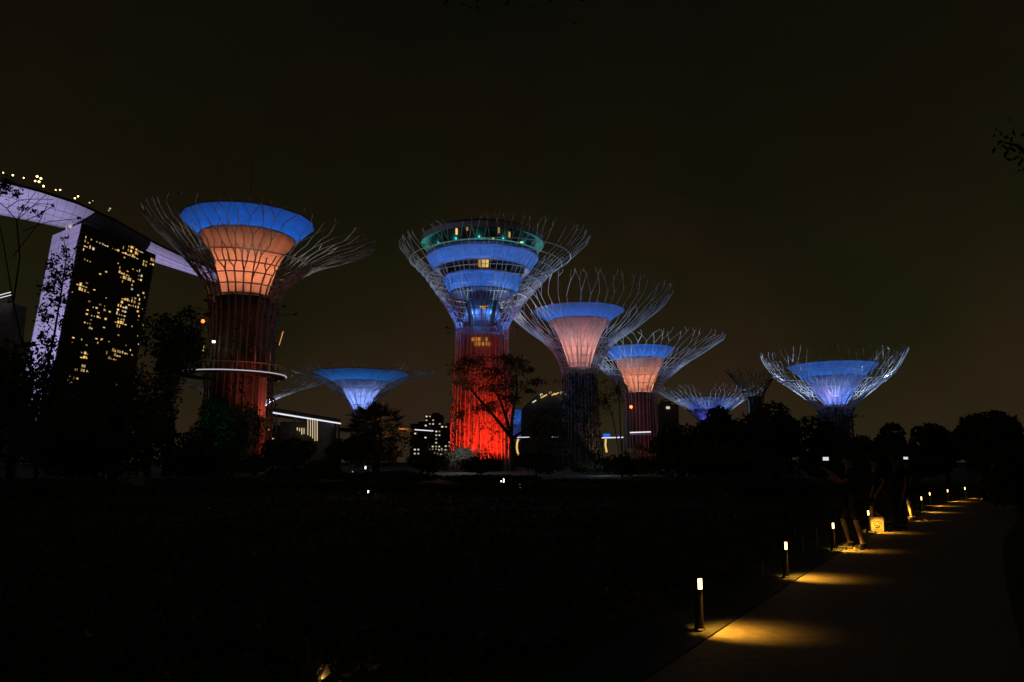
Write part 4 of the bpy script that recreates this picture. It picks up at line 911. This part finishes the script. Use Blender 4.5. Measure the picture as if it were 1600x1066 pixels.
    for s_ in 'LR':
        a, t = J['an' + s_], J['to' + s_]; fw = t - a; fw.z = 0
        if fw.length < .01: fw = Vector((0, 1, 0))
        fw.normalize(); sd = Vector((fw.y, -fw.x, 0)); bs = Vector((a.x, a.y, a.z - .09 * sc)); pit = (t.z - .035 * sc - bs.z) / .15 if abs(t.z - .035 * sc - bs.z) > .02 else 0
        so = MB(); upm = MB(); ns_ = 9
        def ringp(u, z, k):    # u along the foot, outline half width
            wv = (.034 + .014 * math.sin(PI * min(1, u * 1.05)) + .006 * u) * (1 if 0 < u < 1 else .55); return bs + (fw * (-.075 + .27 * u) + sd * (wv * k)) * sc + Vector((0, 0, z * sc + pit * (.27 * u - .075) * sc))
        for i in range(ns_):
            u = i / (ns_ - 1); zt_ = .085 * (1 - u) ** .7 * (1 if u < .3 else 1) + .045 if u > .35 else .105
            for k in (-1, 1): so.v += [ringp(u, 0, k), ringp(u, .03, k)]
            for k, zz in ((-.96, .03), (-.8, zt_ * .8), (-.3, zt_), (.3, zt_), (.8, zt_ * .8), (.96, .03)): upm.v.append(ringp(u, zz, k))
        for i in range(ns_ - 1):
            b0 = i * 4; so.f += [(b0, b0 + 4, b0 + 5, b0 + 1), (b0 + 2, b0 + 3, b0 + 7, b0 + 6), (b0 + 1, b0 + 5, b0 + 7, b0 + 3), (b0, b0 + 2, b0 + 6, b0 + 4)]
            for k in range(5): upm.f.append((i * 6 + k, i * 6 + k + 1, i * 6 + k + 7, i * 6 + k + 6))
        so.f += [(0, 1, 3, 2), (32, 34, 35, 33)]; upm.f += [tuple(range(5, -1, -1)), tuple(range(48, 54))]
        sh = upm.build('shoe', M[shoe], o, True); so.build('sole', M[sole], sh)
        st = MB()       # stripe and collar
        for k in (-1.02, 1.02):
            for u0 in (.42, .52, .62):
                st.tube([ringp(u0, .035, k * .97), ringp(u0 - .05, .07, k * .8)], .006 * sc, 4)
        c0 = [ringp(u, .108, k) for u, k in ((-.02, 0), (.05, .75), (.2, .85), (.34, .7), (.38, 0), (.34, -.7), (.2, -.85), (.05, -.75), (-.02, 0))]
        st.tube(c0, .007 * sc, 5, cap=False); st.build('trim', M[sole], sh)
    return o
def gp(px_, py_): return onz(px_, py_, 0.004)
p1 = gp(1337, 857)
person('person standing in dark shorts and dark sneakers with white soles beside a pool of light', p1, 1.35,
       dict(anL=(.11, .09, .09), toL=(.12, .24, .035), knL=(.12, .17, .50), anR=(-.10, -.10, .09), knR=(-.10, -.02, .50), toR=(-.16, .03, .035), elR=(-.25, .18, 1.22), wrR=(-.13, .40, 1.42), elL=(.22, .2, 1.2), wrL=(.05, .40, 1.42)), bottom='black', top='black')
ph = thing('phone', 'bright phone screen held up by the person in white soled sneakers', 'phone', pt(1290, 717, p1.y - .05))
m = MB(); m.box((0, 0, 0), (.145, .009, .072), .35); m.build('case', M['black'], ph)
m = MB(); m.box((0, -.006, 0), (.135, .003, .064), .35); m.build('screen', M['phone'], ph)
p2 = gp(1387, 829)
person('person striding left with bare lower leg lifted behind the cream paper bag', p2, PI / 2 - .1,
       dict(anL=(.09, -.06, .16), toL=(.09, .0, .05), knL=(.1, .32, .47), hiL=(.09, .06, .86), anR=(-.1, .40, .09), knR=(-.1, .38, .52), toR=(-.1, .55, .035), pel=(0, .1, .93), wai=(0, .12, 1.08), che=(0, .15, 1.3), nek=(0, .18, 1.48), hed=(0, .2, 1.58), crn=(0, .19, 1.68), nos=(0, .3, 1.58), hiR=(-.09, .1, .88), shL=(.18, .14, 1.4), shR=(-.18, .14, 1.4), elL=(.24, .1, 1.12), wrL=(.23, .2, .9), elR=(-.24, .1, 1.12), wrR=(-.23, .25, .9)), skin='skin', bottom='navy', top='black')
bg_ = thing('paper_bag', 'cream paper carrier bag with brown spiral print on the lit path', 'bag', gp(1371.5, 830.5), -.42)
m = MB(); W_, D_, H_ = .26, .11, .325
m.v = [Vector(q) for q in ((-W_ / 2, -D_ / 2, 0), (W_ / 2, -D_ / 2, 0), (W_ / 2, D_ / 2, 0), (-W_ / 2, D_ / 2, 0), (-W_ / 2 - .015, -D_ / 2 - .01, H_), (W_ / 2 + .01, -D_ / 2 - .01, H_ + .01), (W_ / 2 + .01, D_ / 2, H_), (-W_ / 2 - .015, D_ / 2, H_ - .01))]
m.f = [(3, 2, 1, 0), (0, 1, 5, 4), (1, 2, 6, 5), (2, 3, 7, 6), (3, 0, 4, 7)]; m.build('bag_body', M['paper'], bg_)
m = MB()
for a0 in (0, 2 * PI / 3, 4 * PI / 3):
    m.tube([(.088 * (1 - t * .75) * math.cos(a0 + t * 3.4), -D_ / 2 - .006 - .004, .175 + .088 * (1 - t * .75) * math.sin(a0 + t * 3.4)) for t in np.linspace(0, 1, 12)], .009, 4, .005)
m.tube([(-.08, -D_ / 2 - .004, .045), (.08, -D_ / 2 - .004, .045)], .004, 4)
m.build('spiral_print', M['ink'], bg_)
for s_ in (-1, 1):
    m = MB(); m.tube([(-.06, s_ * D_ / 2, H_ - .02), (-.045, s_ * D_ / 3, H_ + .10), (.045, s_ * D_ / 3, H_ + .10), (.06, s_ * D_ / 2, H_ - .02)], .005, 5); m.build('handle', M['ink'], bg_)
person('person in dark trousers and black shoes standing right of the striding one', gp(1409, 828), 1.8, {}, skin='skin2', bottom='black', top='navy', short=False, sole='rubber')
p4 = gp(1424, 813)
person('far person with one pale bare leg lit near the fourth pool', p4, 1.3, dict(anL=(.05, -.02, .09)), skin='skin', bottom='black', top='black', sc=.98)
ph2 = thing('phone', 'small bright phone screen held high above the far standing people', 'phone', pt(1415, 716, p4.y - .2))
m = MB(); m.box((0, 0, 0), (.15, .009, .074), .2); m.build('case', M['black'], ph2); m = MB(); m.box((0, -.006, 0), (.14, .003, .066), .2); m.build('screen', M['phone'], ph2)
# people and lamps on the ring walkway
wl = rw.location
for lb_, x, tp in (('person in white at the ring walkway rail, under the yellow lamp', 346, 'white_cloth'), ('person in pale shirt at the ring walkway rail right of the lamp', 354, 'white_cloth'), ('person in dark clothes on the ring walkway, left of the lamp', 334, 'navy')):
    dx = (x - 356) * px; yy = -math.sqrt(max(0, (R - .7) ** 2 - dx * dx)); person(lb_, wl + Vector((dx, yy, zd + .35)), 2.6, {}, top=tp, bottom=tp, short=False, sc=1.02)
for lb_, x, hgt, mt in (('yellow lamp post on the ring walkway left of the people in white', 331, 3.2, 'yellow'), ('white lamp post above the people on the ring walkway', 349, 4.2, 'bulb')):
    dx = (x - 356) * px; yy = -math.sqrt(max(0, (R - 1.4) ** 2 - dx * dx)); lp = thing('walkway_lamp', lb_, 'lamp', wl + Vector((dx, yy, zd + .35)))
    m = MB(); m.tube([(0, 0, 0), (0, 0, hgt)], .05, 6); m.build('pole', M['steel_dk'], lp)
    m = MB(); m.box((0, 0, hgt), (.34, .3, .3 if mt == 'bulb' else 1.0)); m.build('lamp_head', M[mt], lp)
    lamp('lamp_light', 'POINT', (.5, -.5, hgt), (1, .85, .5), 4, .15, lp)

# ------------------------------------------------------------------ small things
for lb_, x, y0, y1, lean_ in (('thin steel stake leaning by the third bollard', 1278, 861, 826, -2.5), ('thin steel stake left of the leaning one', 1255, 866, 838, 0), ('short steel stake in the dark verge by the second bollard', 1192, 903, 878, 0)):
    b = gp(x, y1 + 40 if False else y0); sk = thing('verge_stake', lb_, 'stake', b, 0, 'steel stakes in the verge')
    tp = pt(x + lean_, y1, b.y) - b; m = MB(); m.tube([(0, 0, 0), tp], .011, 6); m.build('rod', M['steel'], sk); m = MB(); m.lathe([(.001, .012), (.016, 0), (.001, -.012)], 8, tp); m.build('rod_tip', M['steel'], sk)
# lit flecks of leaves and flowers, each built as an added lamp on a post
for k, (lb_, x, y, d_) in enumerate((('tiny white garden lamp right of the red trunk foot', 812, 768, 58), ('tiny white garden lamp pair left one under the red trunk', 783, 757, 62), ('tiny white garden lamp under the spiky fan palm', 575, 777, 50), ('white garden lamp lowest of the cluster in the palm clump', 556, 750, 70), ('tall white garden lamp in the palm clump', 571, 733, 72), ('pink garden lamp in the palm clump', 551, 738, 74), ('white garden lamp in the palm clump beside the tall one', 570, 744, 71), ('tiny white garden lamp pair right one under the red trunk', 787, 758, 62))):
    p = pt(x, y, d_); gz = max(0, p.z - .9) if p.z > 0 else 0
    if p.z < .25: p = gp(x, y + 2); p.z = .25
    lp = thing('garden_lamp', lb_, 'lamp', (p.x, p.y, 0), 0, 'small garden lamps'); s_ = p.y / 110
    m = MB(); m.tube([(0, 0, 0), (0, 0, p.z)], .03, 5); m.build('post', M['steel_dk'], lp); m = MB(); h_ = .25 if k in (4, 7) else .1; m.box((0, 0, p.z + h_ / 2), (.14 * s_, .1, h_)); m.build('lamp_head', M['winw'] if k in (5, 6) else M['bulb'], lp)
# light streak right of the largest trunk, built as an added floating glow stick
ts_ = thing('light_stick_kite', 'thin slanted orange glowing stick in the sky right of the largest trunk', 'light stick', pt(439.5, 529, 70))
m = MB(); a_, b_ = pt(442.5, 518, 70) - ts_.location, pt(436, 540, 70) - ts_.location; m.tube([a_, b_], .03, 5); m.build('glow_tube', glow('orange_tube', (1, .35, .12), 1.2), ts_)
m = MB(); m.tube([b_, b_ + (b_ - a_) * .12], .025, 5); m.build('tail', M['black'], ts_)
# foreground plant lit by a ground lamp at the bottom edge
fp = gp(488, 1070); fo = thing('spiky_plant', 'small spiky plant catching warm light at the bottom edge', 'plant', fp)
m = MB(); rnd = random.Random(3)
for k in range(26):
    a = rnd.uniform(0, 2 * PI); l = rnd.uniform(.10, .34); o_ = Vector((math.cos(a), math.sin(a), 0)); s_ = Vector((-o_.y, o_.x, 0)) * .012; b_ = o_ * .02; t_ = o_ * (.05 + .3 * (.34 - l)) + Vector((0, 0, l)); mid = o_ * .05 + Vector((0, 0, l * .55)); m.poly([b_ - s_, b_ + s_, mid + s_ * .8, t_, mid - s_ * .8])
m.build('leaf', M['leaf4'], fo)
lamp('plant_light', 'POINT', (.05, .05, .04), (1, .55, .2), .35, .02, fo)
# overhanging twigs at the frame edges, from trees beside the camera
for lb_, bx, d_, twigs, seed in (('overhanging leafy branch at the right edge against the sky', 1650, 9, ((1650, 300), (1615, 250), (1590, 228), (1568, 222)), 3), ('overhanging leafy branch along the top edge', 1720, 8, ((1720, -60), (1400, -120), (1010, -60), (900, -12), (700, -6)), 4)):
    b = pt(bx, 722, d_); b.z = 0; rs = np.random.RandomState(seed); o = thing('overhanging_tree', lb_, 'tree', b, 0, 'trees beside the camera'); m = MB()
    tp = [pt(x, y, d_) - b for x, y in twigs]; m.tube([(0, 0, 0), (0.1, .1, tp[0].z * .6), tp[0]], .14, 8, .05); m.tube(tp, .045, 6, .008); m.build('trunk', M['bark'], o, True)
    m = MB()
    for i in range(len(tp) - 1):
        for _ in range(26):
            p = tp[i].lerp(tp[i + 1], rs.uniform()) + Vector(rs.normal(size=3) * .10); m.poly(leafblade(p, rs.uniform(.07, .14), rs.uniform(.03, .05), rs))
    m.build('foliage', M['leaf3'], o, kind='stuff')
